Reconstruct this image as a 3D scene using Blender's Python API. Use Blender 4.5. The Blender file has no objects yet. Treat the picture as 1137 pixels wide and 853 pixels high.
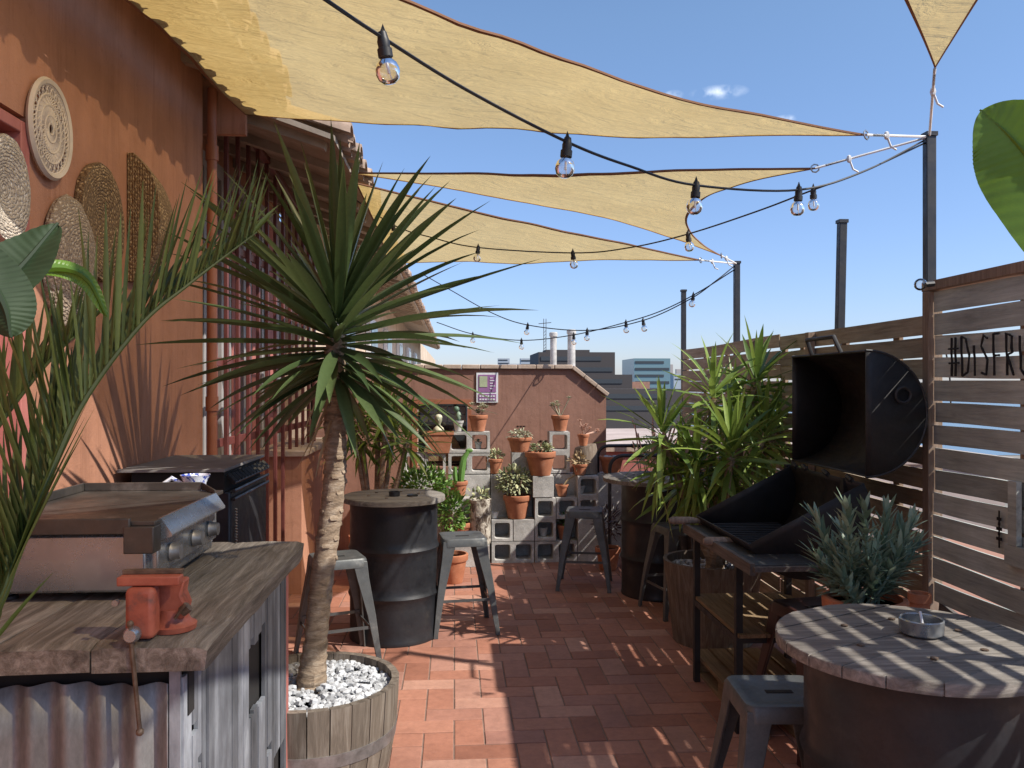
import bpy, math, random
from mathutils import Vector, Matrix, noise
R=math.radians; PI=math.pi
rnd=random.Random(7)
scene=bpy.context.scene; COL=scene.collection
# ------------------------------------------------------------------ camera maths
YAW=R(3.95); HC=1.65; FPX=920.0; CX,CY=568.5,426.5
FW=Vector((math.sin(YAW),math.cos(YAW),0)); RT=Vector((math.cos(YAW),-math.sin(YAW),0)); CAM=Vector((0,0,HC))
def ray(px,py): return FW+RT*((px-CX)/FPX)+Vector((0,0,(CY-py)/FPX))
def U(px,py,d): return CAM+ray(px,py)*d
def UX(px,py,x): r=ray(px,py); return CAM+r*(x/r.x)
def UY(px,py,y): r=ray(px,py); return CAM+r*(y/r.y)
def UZ(px,py,z): r=ray(px,py); return CAM+r*((z-HC)/r.z)
# ------------------------------------------------------------------ mesh builder
class MB:
    def __init__(s): s.v=[]; s.f=[]
    def add(s,vs,fs):
        b=len(s.v); s.v+= [Vector(v) for v in vs]; s.f+=[tuple(i+b for i in f) for f in fs]; return s
    def box(s,x0,x1,y0,y1,z0,z1,M=None):
        vs=[Vector(p) for p in [(x0,y0,z0),(x1,y0,z0),(x1,y1,z0),(x0,y1,z0),(x0,y0,z1),(x1,y0,z1),(x1,y1,z1),(x0,y1,z1)]]
        if M: vs=[M@v for v in vs]
        return s.add(vs,[(0,3,2,1),(4,5,6,7),(0,1,5,4),(1,2,6,5),(2,3,7,6),(3,0,4,7)])
    def bar(s,a,b,w,h=None,up=(0,0,1)):
        a=Vector(a); b=Vector(b); h=h or w; d=(b-a).normalized(); up=Vector(up)
        if abs(d.dot(up))>.98: up=Vector((0,1,0))
        x=d.cross(up).normalized(); z=x.cross(d)
        vs=[]
        for p in (a,b):
            for sx,sz in ((-1,-1),(1,-1),(1,1),(-1,1)): vs.append(p+x*sx*w/2+z*sz*h/2)
        return s.add(vs,[(0,1,2,3),(7,6,5,4),(0,4,5,1),(1,5,6,2),(2,6,7,3),(3,7,4,0)])
    def tube(s,pts,r,n=8,caps=True):
        pts=[Vector(p) for p in pts]; m=len(pts)
        rr=r if isinstance(r,(list,tuple)) else [r]*m
        vs=[]; up=None
        for i,p in enumerate(pts):
            d=(pts[min(i+1,m-1)]-pts[max(i-1,0)]).normalized()
            if up is None:
                up=Vector((0,0,1)) if abs(d.z)<.9 else Vector((1,0,0))
            x=d.cross(up).normalized(); up=x.cross(d).normalized()
            for k in range(n):
                t=2*PI*k/n; vs.append(p+(x*math.cos(t)+up*math.sin(t))*rr[i])
        fs=[]
        for i in range(m-1):
            for k in range(n):
                a=i*n+k; b=i*n+(k+1)%n; fs.append((a,b,b+n,a+n))
        if caps: fs.append(tuple(range(n))[::-1]); fs.append(tuple((m-1)*n+k for k in range(n)))
        return s.add(vs,fs)
    def lathe(s,prof,n=32,c=(0,0,0),M=None):
        c=Vector(c); vs=[];fs=[]; m=len(prof)
        for r,z in prof:
            for k in range(n):
                t=2*PI*k/n; v=Vector((r*math.cos(t),r*math.sin(t),z))
                if M: v=M@v
                vs.append(v+c)
        for i in range(m-1):
            for k in range(n):
                a=i*n+k; b=i*n+(k+1)%n; fs.append((a,b,b+n,a+n))
        if prof[0][0]>1e-4: fs.append(tuple(range(n))[::-1])
        if prof[-1][0]>1e-4: fs.append(tuple((m-1)*n+k for k in range(n)))
        return s.add(vs,fs)
    def loft(s,loops,caps=True,closed=True):
        n=len(loops[0]); vs=[p for l in loops for p in l]; fs=[]
        for i in range(len(loops)-1):
            for k in range(n if closed else n-1):
                a=i*n+k; b=i*n+(k+1)%n; fs.append((a,b,b+n,a+n))
        if caps and closed: fs.append(tuple(range(n))[::-1]); fs.append(tuple((len(loops)-1)*n+k for k in range(n)))
        return s.add(vs,fs)
    def grid(s,fn,nu,nv):
        vs=[fn(i/nu,j/nv) for i in range(nu+1) for j in range(nv+1)]
        fs=[(i*(nv+1)+j,(i+1)*(nv+1)+j,(i+1)*(nv+1)+j+1,i*(nv+1)+j+1) for i in range(nu) for j in range(nv)]
        return s.add(vs,fs)
    def prism(s,poly,y0,y1,ax='y'):
        # poly list of (a,b): ax y -> (x,z); ax x -> (y,z); ax z -> (x,y)
        def P(a,b,t): return {'y':(a,t,b),'x':(t,a,b),'z':(a,b,t)}[ax]
        n=len(poly); vs=[P(a,b,y0) for a,b in poly]+[P(a,b,y1) for a,b in poly]
        fs=[tuple(range(n)),tuple(range(2*n-1,n-1,-1))]+[(k,k+n,(k+1)%n+n,(k+1)%n) for k in range(n)]
        return s.add(vs,fs)
    def leaf(s,p,d,L,w,droop=.3,segs=6,fold=.25,side=None,shape='blade',twist=0):
        p=Vector(p); d=Vector(d).normalized()
        if side is None:
            side=d.cross(Vector((0,0,1)))
            if side.length<.05: side=Vector((rnd.uniform(-1,1),rnd.uniform(-1,1),0))
        side=side.normalized()
        if twist: side=Matrix.Rotation(twist,3,d)@side
        vs=[];fs=[]; st=L/segs
        for i in range(segs+1):
            t=i/segs
            if shape=='blade': ww=w*(.55+.45*min(1,t*3.2))*(1 if t<.45 else max(.0,1-((t-.45)/.55)**1.7))
            elif shape=='oval': ww=w*math.sin(PI*min(1,.06+t*.94))**.7 if t<1 else 0
            else: ww=w*(1-t)
            nrm=side.cross(d).normalized()
            if i==segs: vs+= [p-side*.0004,p-nrm*.0001,p+side*.0004]
            else: vs+=[p-side*ww/2+nrm*fold*ww/2,p,p+side*ww/2+nrm*fold*ww/2]
            d=(d+Vector((0,0,-1))*droop*st/L*(.4+1.6*t)).normalized()
            p=p+d*st; side=(side-d*side.dot(d)).normalized()
        for i in range(segs):
            a=i*3; fs+=[(a,a+1,a+4,a+3),(a+1,a+2,a+5,a+4)]
        return s.add(vs,fs)
    def blob(s,c,r,n=8,m=6,M=None):
        c=Vector(c); rx,ry,rz=(r,r,r) if isinstance(r,(int,float)) else r
        loops=[]
        for i in range(m+1):
            t=PI*i/m; rr=max(math.sin(t),.001)
            l=[]
            for k in range(n):
                a=2*PI*k/n; v=Vector((rx*rr*math.cos(a),ry*rr*math.sin(a),-rz*math.cos(t)))
                if M: v=M@v
                l.append(c+v)
            loops.append(l)
        return s.loft(loops)
    def build(s,name,mat,parent=None,world=True,smooth=True,bevel=0,origin=None,angle=38,solid=0):
        me=bpy.data.meshes.new(name)
        o=bpy.data.objects.new(name,me)
        off=Vector((0,0,0))
        if parent is not None and world:
            q=parent
            while q is not None: off+=Vector(q.location); q=q.parent
        elif parent is None:
            if origin is None:
                xs=[v.x for v in s.v]; ys=[v.y for v in s.v]; zs=[v.z for v in s.v]
                origin=((min(xs)+max(xs))/2,(min(ys)+max(ys))/2,min(zs))
            off=Vector(origin); o.location=off
        me.from_pydata([tuple(v-off) for v in s.v],[],s.f); me.validate()
        if smooth:
            me.shade_smooth()
            try: me.set_sharp_from_angle(angle=R(angle))
            except Exception: pass
        me.materials.append(mat)
        COL.objects.link(o)
        if parent is not None: o.parent=parent
        if solid:
            m=o.modifiers.new('solid','SOLIDIFY'); m.thickness=solid; m.offset=0
        if bevel:
            m=o.modifiers.new('bevel','BEVEL'); m.width=bevel; m.segments=2; m.limit_method='ANGLE'; m.angle_limit=R(50); m.harden_normals=False
        return o
def tag(o,label=None,cat=None,group=None,kind=None):
    if label: o['label']=label
    if cat: o['category']=cat
    if group: o['group']=group
    if kind: o['kind']=kind
    return o
def T(name,label,cat,loc=(0,0,0),group=None,rz=0):
    o=bpy.data.objects.new(name,None); o.empty_display_size=.05; COL.objects.link(o)
    o.location=loc; o.rotation_euler=(0,0,rz); return tag(o,label,cat,group)
def dup(root,loc,rz,label,group=None):
    r=root.copy(); COL.objects.link(r); r.location=loc; r.rotation_euler=(0,0,rz); r['label']=label
    if group: r['group']=group
    for ch in list(root.children):
        c=ch.copy(); COL.objects.link(c); c.parent=r
        for g in list(ch.children):
            d=g.copy(); COL.objects.link(d); d.parent=c
    return r
# ------------------------------------------------------------------ materials
def nt(name):
    m=bpy.data.materials.new(name); m.use_nodes=True; t=m.node_tree; b=t.nodes['Principled BSDF']; return m,t,b
def ramp(t,fac,stops):
    n=t.nodes.new('ShaderNodeValToRGB'); cr=n.color_ramp
    while len(cr.elements)<len(stops): cr.elements.new(.5)
    for e,(p,c) in zip(cr.elements,stops): e.position=p; e.color=(*c,1)
    t.links.new(fac,n.inputs[0]); return n.outputs[0]
def noisen(t,scale,detail=4,rough=.6,vec=None,dist=0):
    n=t.nodes.new('ShaderNodeTexNoise'); n.inputs['Scale'].default_value=scale; n.inputs['Detail'].default_value=detail
    n.inputs['Roughness'].default_value=rough; n.inputs['Distortion'].default_value=dist
    if vec is not None: t.links.new(vec,n.inputs['Vector'])
    return n.outputs['Fac']
def coords(t,scale=(1,1,1),kind='Object'):
    c=t.nodes.new('ShaderNodeTexCoord'); m=t.nodes.new('ShaderNodeMapping'); m.inputs['Scale'].default_value=scale
    t.links.new(c.outputs[kind],m.inputs['Vector']); return m.outputs[0]
def bump(t,b,h,strength=.3,dist=.01,prev=None):
    n=t.nodes.new('ShaderNodeBump'); n.inputs['Strength'].default_value=strength; n.inputs['Distance'].default_value=dist
    t.links.new(h,n.inputs['Height'])
    if prev is not None: t.links.new(prev,n.inputs['Normal'])
    t.links.new(n.outputs[0],b.inputs['Normal']); return n.outputs[0]
def mixc(t,fac,a,b,mode='MIX'):
    n=t.nodes.new('ShaderNodeMix'); n.data_type='RGBA'; n.blend_type=mode
    for s,v in ((0,fac),(6,a),(7,b)):
        if isinstance(v,(int,float)): n.inputs[s].default_value=v
        elif isinstance(v,tuple): n.inputs[s].default_value=(*v,1)
        else: t.links.new(v,n.inputs[s])
    return n.outputs[2]
def island(t):
    g=t.nodes.new('ShaderNodeNewGeometry'); return g.outputs['Random Per Island']
def mat_noise(name,stops,scale=8,rough=.8,bs=.3,bd=.005,bscale=None,metal=0,stretch=(1,1,1),detail=6,isl=0,spec=.5,rr=None,fine=0):
    m,t,b=nt(name); v=coords(t,stretch)
    n=noisen(t,scale,detail,.65,v); c=ramp(t,n,stops)
    if isl:
        f=ramp(t,island(t),[(0,(1-isl,)*3),(1,(1+isl*.6,)*3)]); c=mixc(t,1.0,c,f,'MULTIPLY')
    if fine:
        n3=noisen(t,scale*14,3,.7,v); c=mixc(t,fine,c,ramp(t,n3,[(.3,(.35,.35,.35)),(.65,(1.25,1.25,1.25))]),'MULTIPLY')
    t.links.new(c,b.inputs['Base Color']); b.inputs['Roughness'].default_value=rough; b.inputs['Metallic'].default_value=metal
    b.inputs['Specular IOR Level'].default_value=spec
    if rr:
        q=t.nodes.new('ShaderNodeMapRange'); t.links.new(noisen(t,scale*2.3,5,.7,v),q.inputs[0]); q.inputs[1].default_value=.3;q.inputs[2].default_value=.7;q.inputs[3].default_value=rr[0]; q.inputs[4].default_value=rr[1]
        t.links.new(q.outputs[0],b.inputs['Roughness'])
    if bs: bump(t,b,noisen(t,bscale or scale*6,5,.7,v),bs,bd)
    return m
def mat_wood(name,axis,dark,mid,light,rough=.85,isl=.25,scale=3,bs=.5):
    m,t,b=nt(name); st=[14,14,14]; st['xyz'.index(axis)]=1.0; v=coords(t,tuple(st))
    g=t.nodes.new('ShaderNodeNewGeometry')
    add=t.nodes.new('ShaderNodeVectorMath'); add.operation='ADD'; sc=t.nodes.new('ShaderNodeVectorMath'); sc.operation='SCALE'
    comb=t.nodes.new('ShaderNodeCombineXYZ')
    for i in range(3): t.links.new(g.outputs['Random Per Island'],comb.inputs[i])
    t.links.new(comb.outputs[0],sc.inputs[0]); sc.inputs['Scale'].default_value=17
    t.links.new(v,add.inputs[0]); t.links.new(sc.outputs[0],add.inputs[1]); vv=add.outputs[0]
    n=noisen(t,scale,8,.72,vv,.6); c=ramp(t,n,[(.25,dark),(.5,mid),(.75,light)])
    n2=noisen(t,2.2,4,.6,coords(t)); c=mixc(t,.6,c,ramp(t,n2,[(.3,(.55,.52,.5)),(.7,(1.15,1.12,1.1))]),'MULTIPLY')
    f=ramp(t,g.outputs['Random Per Island'],[(0,(1-isl,)*3),(1,(1+isl*.5,)*3)]); c=mixc(t,1.0,c,f,'MULTIPLY')
    t.links.new(c,b.inputs['Base Color']); b.inputs['Roughness'].default_value=rough; b.inputs['Specular IOR Level'].default_value=.25
    bump(t,b,noisen(t,scale*2.5,8,.75,vv,.5),bs,.004)
    return m
def mat_leaf(name,c1,c2,rough=.4,tr=.25,tip=None,freq=None):
    m,t,b=nt(name)
    c=ramp(t,island(t),[(0,c1),(.6,c2),(1,tuple(min(1,x*1.35) for x in c2))])
    n=noisen(t,60 if freq is None else freq,4,.6,coords(t,(1,1,1))); c=mixc(t,.5,c,ramp(t,n,[(.3,(.7,.7,.65)),(.7,(1.2,1.2,1.1))]),'MULTIPLY')
    t.links.new(c,b.inputs['Base Color']); b.inputs['Roughness'].default_value=rough
    tl=t.nodes.new('ShaderNodeBsdfTranslucent'); t.links.new(c,tl.inputs[0])
    mx=t.nodes.new('ShaderNodeMixShader'); mx.inputs[0].default_value=tr
    t.links.new(b.outputs[0],mx.inputs[1]); t.links.new(tl.outputs[0],mx.inputs[2])
    t.links.new(mx.outputs[0],t.nodes['Material Output'].inputs[0]); return m
def plain(name,c,rough=.6,metal=0,isl=0,spec=.5): return mat_noise(name,[(.3,tuple(x*.82 for x in c)),(.7,tuple(min(1,x*1.12) for x in c))],6,rough,.15,.002,30,metal,isl=isl,spec=spec)
def stucco(name,a,b_,c_):
    m,t,b=nt(name); v=coords(t,(1,1,1))
    n=noisen(t,.9,6,.65,v); c=ramp(t,n,[(.3,a),(.5,b_),(.72,c_)])
    st=noisen(t,2.2,5,.7,coords(t,(1.6,1.6,.35)))      # faint vertical washing
    c=mixc(t,.45,c,ramp(t,st,[(.35,(.7,.68,.66)),(.62,(1.1,1.08,1.06))]),'MULTIPLY')
    sp=noisen(t,14,3,.8,v); c=mixc(t,.5,c,ramp(t,sp,[(.28,(.72,.7,.68)),(.4,(1,1,1)),(.7,(1.06,1.05,1.04))]),'MULTIPLY')
    dr=noisen(t,3.5,6,.75,coords(t,(3.2,3.2,.16))); c=mixc(t,.35,c,ramp(t,dr,[(.36,(.5,.46,.44)),(.47,(1,1,1)),(.66,(1,1,1)),(.74,(1.25,1.22,1.2))]),'MULTIPLY')
    pa_=noisen(t,.55,3,.5,v); c=mixc(t,ramp(t,pa_,[(.58,(0,0,0)),(.62,(.22,.22,.22))]),c,tuple(min(1,q*1.25) for q in c_))
    t.links.new(c,b.inputs['Base Color']); b.inputs['Roughness'].default_value=.92; b.inputs['Specular IOR Level'].default_value=.2
    p=bump(t,b,noisen(t,130,4,.7,v),.45,.004); bump(t,b,noisen(t,12,4,.6,v),.35,.012,p); return m
M={}
M['stucco']=stucco('orange_stucco',(.33,.155,.095),(.41,.2,.127),(.48,.25,.165))
M['stucco_back']=stucco('brown_stucco',(.26,.14,.105),(.31,.17,.127),(.37,.21,.16))
M['coping']=mat_noise('coping',[(.3,(.36,.27,.2)),(.7,(.55,.43,.34))],7,.9,.5)
M['counterwood']=mat_wood('counter_wood','y',(.04,.033,.026),(.19,.165,.138),(.43,.39,.34),isl=.3,bs=1.0,scale=2.2)
M['disc']=mat_wood('spool_wood','x',(.085,.078,.07),(.235,.215,.19),(.42,.39,.35),isl=.2,bs=.7)
M['fence']=mat_wood('fence_wood','y',(.27,.30,.28),(.46,.505,.475),(.64,.70,.66),isl=.3)
M['fence_far']=mat_wood('far_fence_wood','y',(.22,.165,.105),(.42,.34,.24),(.58,.5,.37),isl=.3)
M['fence_post']=mat_wood('post_wood','z',(.16,.11,.075),(.3,.22,.16),(.42,.33,.25))
M['diag']=mat_wood('dark_board','y',(.06,.05,.045),(.12,.105,.095),(.22,.2,.18))
M['barrelwood']=mat_wood('planter_wood','z',(.09,.072,.055),(.2,.165,.13),(.34,.3,.25),isl=.3)
M['shelfwood']=mat_wood('shelf_wood','y',(.14,.095,.05),(.27,.19,.11),(.4,.3,.19))
M['log']=mat_wood('log_wood','z',(.1,.075,.055),(.24,.19,.15),(.4,.34,.28))
M['hoop']=mat_noise('hoop_metal',[(.3,(.2,.19,.18)),(.7,(.42,.41,.4))],20,.5,.3,.002,metal=.7)
M['black']=mat_noise('black_paint',[(.3,(.012,.012,.014)),(.7,(.028,.028,.032))],5,.4,.25,.003,18,rr=(.3,.6),fine=.3)
M['drum']=mat_noise('drum_paint',[(.25,(.008,.009,.011)),(.58,(.018,.019,.023)),(.67,(.03,.029,.029)),(.76,(.07,.058,.05))],4,.42,.3,.003,12,rr=(.33,.6),fine=.35)
M['bbq']=mat_noise('bbq_black',[(.3,(.012,.012,.013)),(.7,(.03,.029,.029))],6,.6,.3,.003,25,rr=(.45,.75))
M['stool']=mat_noise('stool_paint',[(.3,(.085,.09,.09)),(.62,(.125,.13,.128)),(.72,(.2,.2,.19))],9,.45,.2,.001,40,metal=.35,rr=(.35,.6),fine=.2)
M['stool_red']=mat_noise('stool_dark_red',[(.3,(.03,.012,.011)),(.7,(.06,.024,.02))],9,.35,.1,.001)
M['steel']=mat_noise('stainless',[(.3,(.25,.265,.28)),(.7,(.40,.42,.44))],4,.28,.15,.001,30,metal=.75,rr=(.2,.34),stretch=(1,1,1))
M['griddle']=mat_noise('griddle_plate',[(.3,(.045,.04,.036)),(.6,(.11,.095,.082)),(.75,(.28,.25,.22))],5,.5,.3,.002,metal=.6,rr=(.3,.6))
M['dusty']=mat_noise('dusty_sheet',[(.3,(.14,.13,.125)),(.7,(.26,.245,.23))],5,.7,.2,.003)
M['vise']=mat_noise('vise_paint',[(.28,(.1,.06,.05)),(.42,(.33,.085,.05)),(.7,(.46,.14,.085))],14,.5,.4,.002,60,rr=(.35,.7))
M['rust']=mat_noise('rusty_steel',[(.3,(.07,.045,.03)),(.7,(.24,.17,.12))],25,.6,.4,.002,metal=.5)
M['corr']=mat_noise('corrugated',[(.3,(.15,.145,.14)),(.52,(.26,.255,.25)),(.68,(.42,.42,.43))],4,.55,.25,.002,20,metal=.35,stretch=(2,2,.7),fine=.25)
M['strip']=mat_noise('cladding_strip',[(.3,(.1,.105,.115)),(.5,(.19,.2,.22)),(.72,(.38,.4,.43))],5,.65,.3,.002,30,stretch=(1.5,1.5,.6),isl=.5,metal=.15,fine=.12)
M['dark']=plain('dark_backing',(.015,.013,.012),.9)
M['terra']=mat_noise('terracotta',[(.3,(.38,.14,.07)),(.6,(.5,.2,.105)),(.75,(.58,.33,.22))],14,.85,.2,.002,60,fine=.2)
M['soil']=plain('soil',(.07,.05,.035),.95)
M['concrete']=mat_noise('concrete',[(.3,(.33,.32,.3)),(.55,(.5,.485,.46)),(.75,(.66,.64,.61))],7,.95,.7,.004,70,isl=0,fine=.35)
M['redmetal']=mat_noise('red_bars',[(.3,(.085,.022,.018)),(.7,(.15,.04,.032))],8,.5,.2,.001)
M['redboard']=mat_noise('faded_red_shutter',[(.3,(.32,.095,.08)),(.7,(.46,.17,.14))],5,.7,.3,.002,stretch=(2,2,.5))
M['frame']=plain('grey_white_frame',(.36,.34,.33),.5)
M['white']=plain('white_paint',(.75,.76,.77),.5)
M['cream']=stucco('cream_stucco',(.5,.38,.28),(.58,.46,.35),(.64,.53,.42))
M['pipe']=plain('brown_pipe',(.33,.12,.06),.5)
M['roof_tile']=mat_noise('roof_tile',[(.25,(.2,.15,.11)),(.5,(.38,.27,.2)),(.75,(.52,.42,.34))],5,.9,.5,.004,40,isl=.35)
M['eave']=mat_noise('eave_board',[(.3,(.25,.2,.15)),(.7,(.42,.35,.28))],5,.9,.3)
M['yucca']=mat_leaf('yucca_leaf',(.04,.07,.025),(.09,.13,.05),.38,.2)
M['yucca_b']=mat_leaf('bright_yucca_leaf',(.09,.16,.03),(.24,.33,.07),.4,.3)
M['palm']=mat_leaf('palm_leaflet',(.055,.09,.02),(.13,.17,.045),.5,.25)
M['banana']=mat_leaf('banana_leaf',(.1,.2,.02),(.14,.27,.03),.4,.4,freq=9)
M['broad']=mat_leaf('broad_dark_leaf',(.014,.03,.01),(.024,.048,.015),.7,.15,freq=12)
M['bush']=mat_leaf('bush_leaf',(.07,.16,.03),(.17,.3,.06),.5,.25)
M['succ']=mat_leaf('succulent_leaf',(.15,.2,.1),(.42,.42,.24),.5,.12)
M['succ_p']=mat_leaf('pale_succulent_leaf',(.25,.27,.18),(.55,.52,.38),.5,.12)
M['cactus']=mat_leaf('cactus_skin',(.1,.22,.05),(.16,.32,.08),.5,.05)
M['grey']=mat_leaf('grey_green_leaf',(.11,.18,.12),(.26,.35,.26),.45,.15)
M['dryl']=mat_leaf('dry_leaf',(.3,.2,.11),(.45,.34,.2),.7,.1)
M['pinkstem']=mat_leaf('pink_stem',(.45,.25,.2),(.6,.38,.3),.7,.1)
M['gravel']=mat_noise('white_pebbles',[(.3,(.38,.39,.4)),(.7,(.62,.63,.64))],30,.9,.3,.002,isl=.45)
M['cable']=plain('cable',(.012,.012,.013),.5)
M['rope']=plain('white_rope',(.7,.7,.68),.8)
M['hem']=plain('brown_hem',(.22,.1,.045),.8)
M['white_cer']=plain('white_ceramic',(.78,.77,.74),.35)
M['navy_text']=plain('black_lettering',(.012,.011,.011),.9)
M['purple']=plain('poster_purple',(.3,.13,.3),.6)
M['posterg']=plain('poster_green',(.42,.47,.3),.6)
M['sea']=plain('sea_water',(.06,.13,.2),.2)
M['cityg']=mat_noise('city_ground',[(.35,(.12,.115,.1)),(.65,(.27,.24,.2))],.02,.95,0)
M['bgrey']=plain('dark_building',(.062,.052,.05),.8)
M['bpale']=plain('pale_building',(.4,.42,.44),.8)
M['bmid']=plain('blue_grey_building',(.28,.32,.36),.8); M['bwarm']=plain('warm_distant_building',(.42,.36,.32),.8)
M['bglass']=plain('teal_glass',(.16,.25,.27),.25)
M['bdark']=plain('building_window',(.05,.055,.06),.35)
M['pinkroof']=mat_noise('pink_roof',[(.3,(.36,.28,.24)),(.7,(.55,.45,.4))],1.2,.9,.2)
M['roofdeck']=mat_noise('red_roof_deck',[(.3,(.3,.14,.09)),(.7,(.42,.22,.15))],1,.9,.2)
def m_glass():
    m,t,b=nt('bulb_glass')
    g=t.nodes.new('ShaderNodeBsdfGlossy'); g.inputs['Roughness'].default_value=.03; g.inputs[0].default_value=(1,1,1,1)
    tr=t.nodes.new('ShaderNodeBsdfTransparent'); tr.inputs[0].default_value=(.96,.96,.95,1)
    f=t.nodes.new('ShaderNodeFresnel'); f.inputs[0].default_value=1.5
    a=t.nodes.new('ShaderNodeMath'); a.operation='MULTIPLY_ADD'; a.inputs[1].default_value=1.4; a.inputs[2].default_value=.04; t.links.new(f.outputs[0],a.inputs[0])
    mx=t.nodes.new('ShaderNodeMixShader'); t.links.new(a.outputs[0],mx.inputs[0]); t.links.new(tr.outputs[0],mx.inputs[1]); t.links.new(g.outputs[0],mx.inputs[2])
    t.links.new(mx.outputs[0],t.nodes['Material Output'].inputs[0]); return m
M['bulb']=m_glass()
def m_pane():
    m,t,b=nt('window_glass'); b.inputs['Base Color'].default_value=(.03,.035,.04,1); b.inputs['Roughness'].default_value=.06; b.inputs['Specular IOR Level'].default_value=1.0
    return m
M['pane']=m_pane()
def m_sail():
    m,t,b=nt('shade_cloth')
    c0=coords(t,(1,1,1)); n=noisen(t,1.8,5,.6,c0)
    n2=noisen(t,26,3,.7,coords(t,(1,5,5)))
    w=t.nodes.new('ShaderNodeTexWave'); w.inputs['Scale'].default_value=26; w.inputs['Distortion'].default_value=1.5; w.inputs['Detail'].default_value=2; w.bands_direction='Y'; t.links.new(c0,w.inputs['Vector'])
    c=ramp(t,n,[(.3,(.60,.42,.155)),(.7,(.71,.52,.215))]); c=mixc(t,.6,c,ramp(t,n2,[(.3,(.78,.76,.72)),(.7,(1.1,1.09,1.07))]),'MULTIPLY')
    c=mixc(t,.16,c,ramp(t,w.outputs['Fac'],[(.2,(.7,.68,.62)),(.8,(1.1,1.1,1.1))]),'MULTIPLY')
    d=t.nodes.new('ShaderNodeBsdfDiffuse'); tl=t.nodes.new('ShaderNodeBsdfTranslucent'); tr=t.nodes.new('ShaderNodeBsdfTransparent')
    t.links.new(c,d.inputs[0]); t.links.new(c,tl.inputs[0]); tr.inputs[0].default_value=(1,.84,.56,1)
    bn=t.nodes.new('ShaderNodeBump'); bn.inputs['Strength'].default_value=.8; bn.inputs['Distance'].default_value=.035
    t.links.new(noisen(t,5,4,.6,coords(t,(1,2.5,1)),1.0),bn.inputs['Height'])
    t.links.new(bn.outputs[0],d.inputs['Normal']); t.links.new(bn.outputs[0],tl.inputs['Normal'])
    m1=t.nodes.new('ShaderNodeMixShader'); m1.inputs[0].default_value=.62; t.links.new(d.outputs[0],m1.inputs[1]); t.links.new(tl.outputs[0],m1.inputs[2])
    m2=t.nodes.new('ShaderNodeMixShader'); m2.inputs[0].default_value=.22; t.links.new(m1.outputs[0],m2.inputs[1]); t.links.new(tr.outputs[0],m2.inputs[2])
    t.links.new(m2.outputs[0],t.nodes['Material Output'].inputs[0]); return m
M['sail']=m_sail()
def m_tiles():
    m,t,b=nt('floor_tile'); v=coords(t); isl=island(t)
    c=ramp(t,isl,[(0,(.30,.125,.08)),(.25,(.40,.175,.115)),(.5,(.46,.215,.145)),(.75,(.37,.18,.135)),(1,(.53,.29,.21))])
    n=noisen(t,1.6,7,.7,v); c=mixc(t,.65,c,ramp(t,n,[(.3,(.6,.58,.58)),(.55,(1,1,1)),(.75,(1.15,1.17,1.2))]),'MULTIPLY')
    n2=noisen(t,22,6,.75,v); c=mixc(t,.5,c,ramp(t,n2,[(.3,(.62,.6,.6)),(.6,(1.08,1.08,1.08))]),'MULTIPLY')
    n4=noisen(t,5,8,.8,v); c=mixc(t,ramp(t,n4,[(.6,(0,0,0)),(.8,(.5,.5,.5))]),c,(.5,.38,.3))
    t.links.new(c,b.inputs['Base Color'])
    q=t.nodes.new('ShaderNodeMapRange'); t.links.new(n,q.inputs[0]); q.inputs[3].default_value=.5; q.inputs[4].default_value=.8; t.links.new(q.outputs[0],b.inputs['Roughness'])
    b.inputs['Specular IOR Level'].default_value=.35
    bump(t,b,noisen(t,35,5,.7,v),.35,.003); return m
M['tile']=m_tiles()
M['mortar']=mat_noise('mortar',[(.3,(.16,.1,.075)),(.7,(.28,.19,.15))],10,.95,.4)
def m_weave(name,ca,cb,scale,ring):
    m,t,b=nt(name); v=coords(t)
    w=t.nodes.new('ShaderNodeTexWave'); w.wave_type='RINGS' if ring else 'BANDS'; w.rings_direction='X' if ring else 'X'
    w.inputs['Scale'].default_value=scale; w.inputs['Distortion'].default_value=1.2; w.inputs['Detail'].default_value=2; w.inputs['Detail Scale'].default_value=3; t.links.new(v,w.inputs['Vector'])
    vo=t.nodes.new('ShaderNodeTexVoronoi'); vo.inputs['Scale'].default_value=70; t.links.new(v,vo.inputs['Vector'])
    w.inputs['Distortion'].default_value=5
    a2=t.nodes.new('ShaderNodeMath'); a2.operation='MULTIPLY_ADD'; a2.inputs[1].default_value=.45; a2.inputs[2].default_value=.0; t.links.new(w.outputs['Fac'],a2.inputs[0])
    vo.inputs['Randomness'].default_value=.8
    a=t.nodes.new('ShaderNodeMath'); a.operation='ADD'; t.links.new(a2.outputs[0],a.inputs[0]); t.links.new(vo.outputs['Distance'],a.inputs[1])
    c=ramp(t,a.outputs[0],[(.2,cb),(.62,ca)]); c=mixc(t,.6,c,ramp(t,noisen(t,90,4,.8,v),[(.3,(.5,.48,.45)),(.7,(1.3,1.28,1.25))]),'MULTIPLY')
    t.links.new(c,b.inputs['Base Color']); b.inputs['Roughness'].default_value=.9; bump(t,b,a.outputs[0],.8,.01); return m
M['sea_weave']=m_weave('seagrass_weave',(.16,.095,.045),(.56,.38,.2),26,True)
M['sea_weave2']=m_weave('golden_weave',(.2,.12,.055),(.55,.38,.2),30,False)
M['pale_weave']=m_weave('pale_weave',(.28,.21,.15),(.62,.52,.4),28,True)
M['white_weave']=m_weave('white_weave',(.45,.38,.3),(.8,.74,.64),30,True)
M['lattice']=plain('bleached_cane',(.56,.47,.37),.85)
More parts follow.
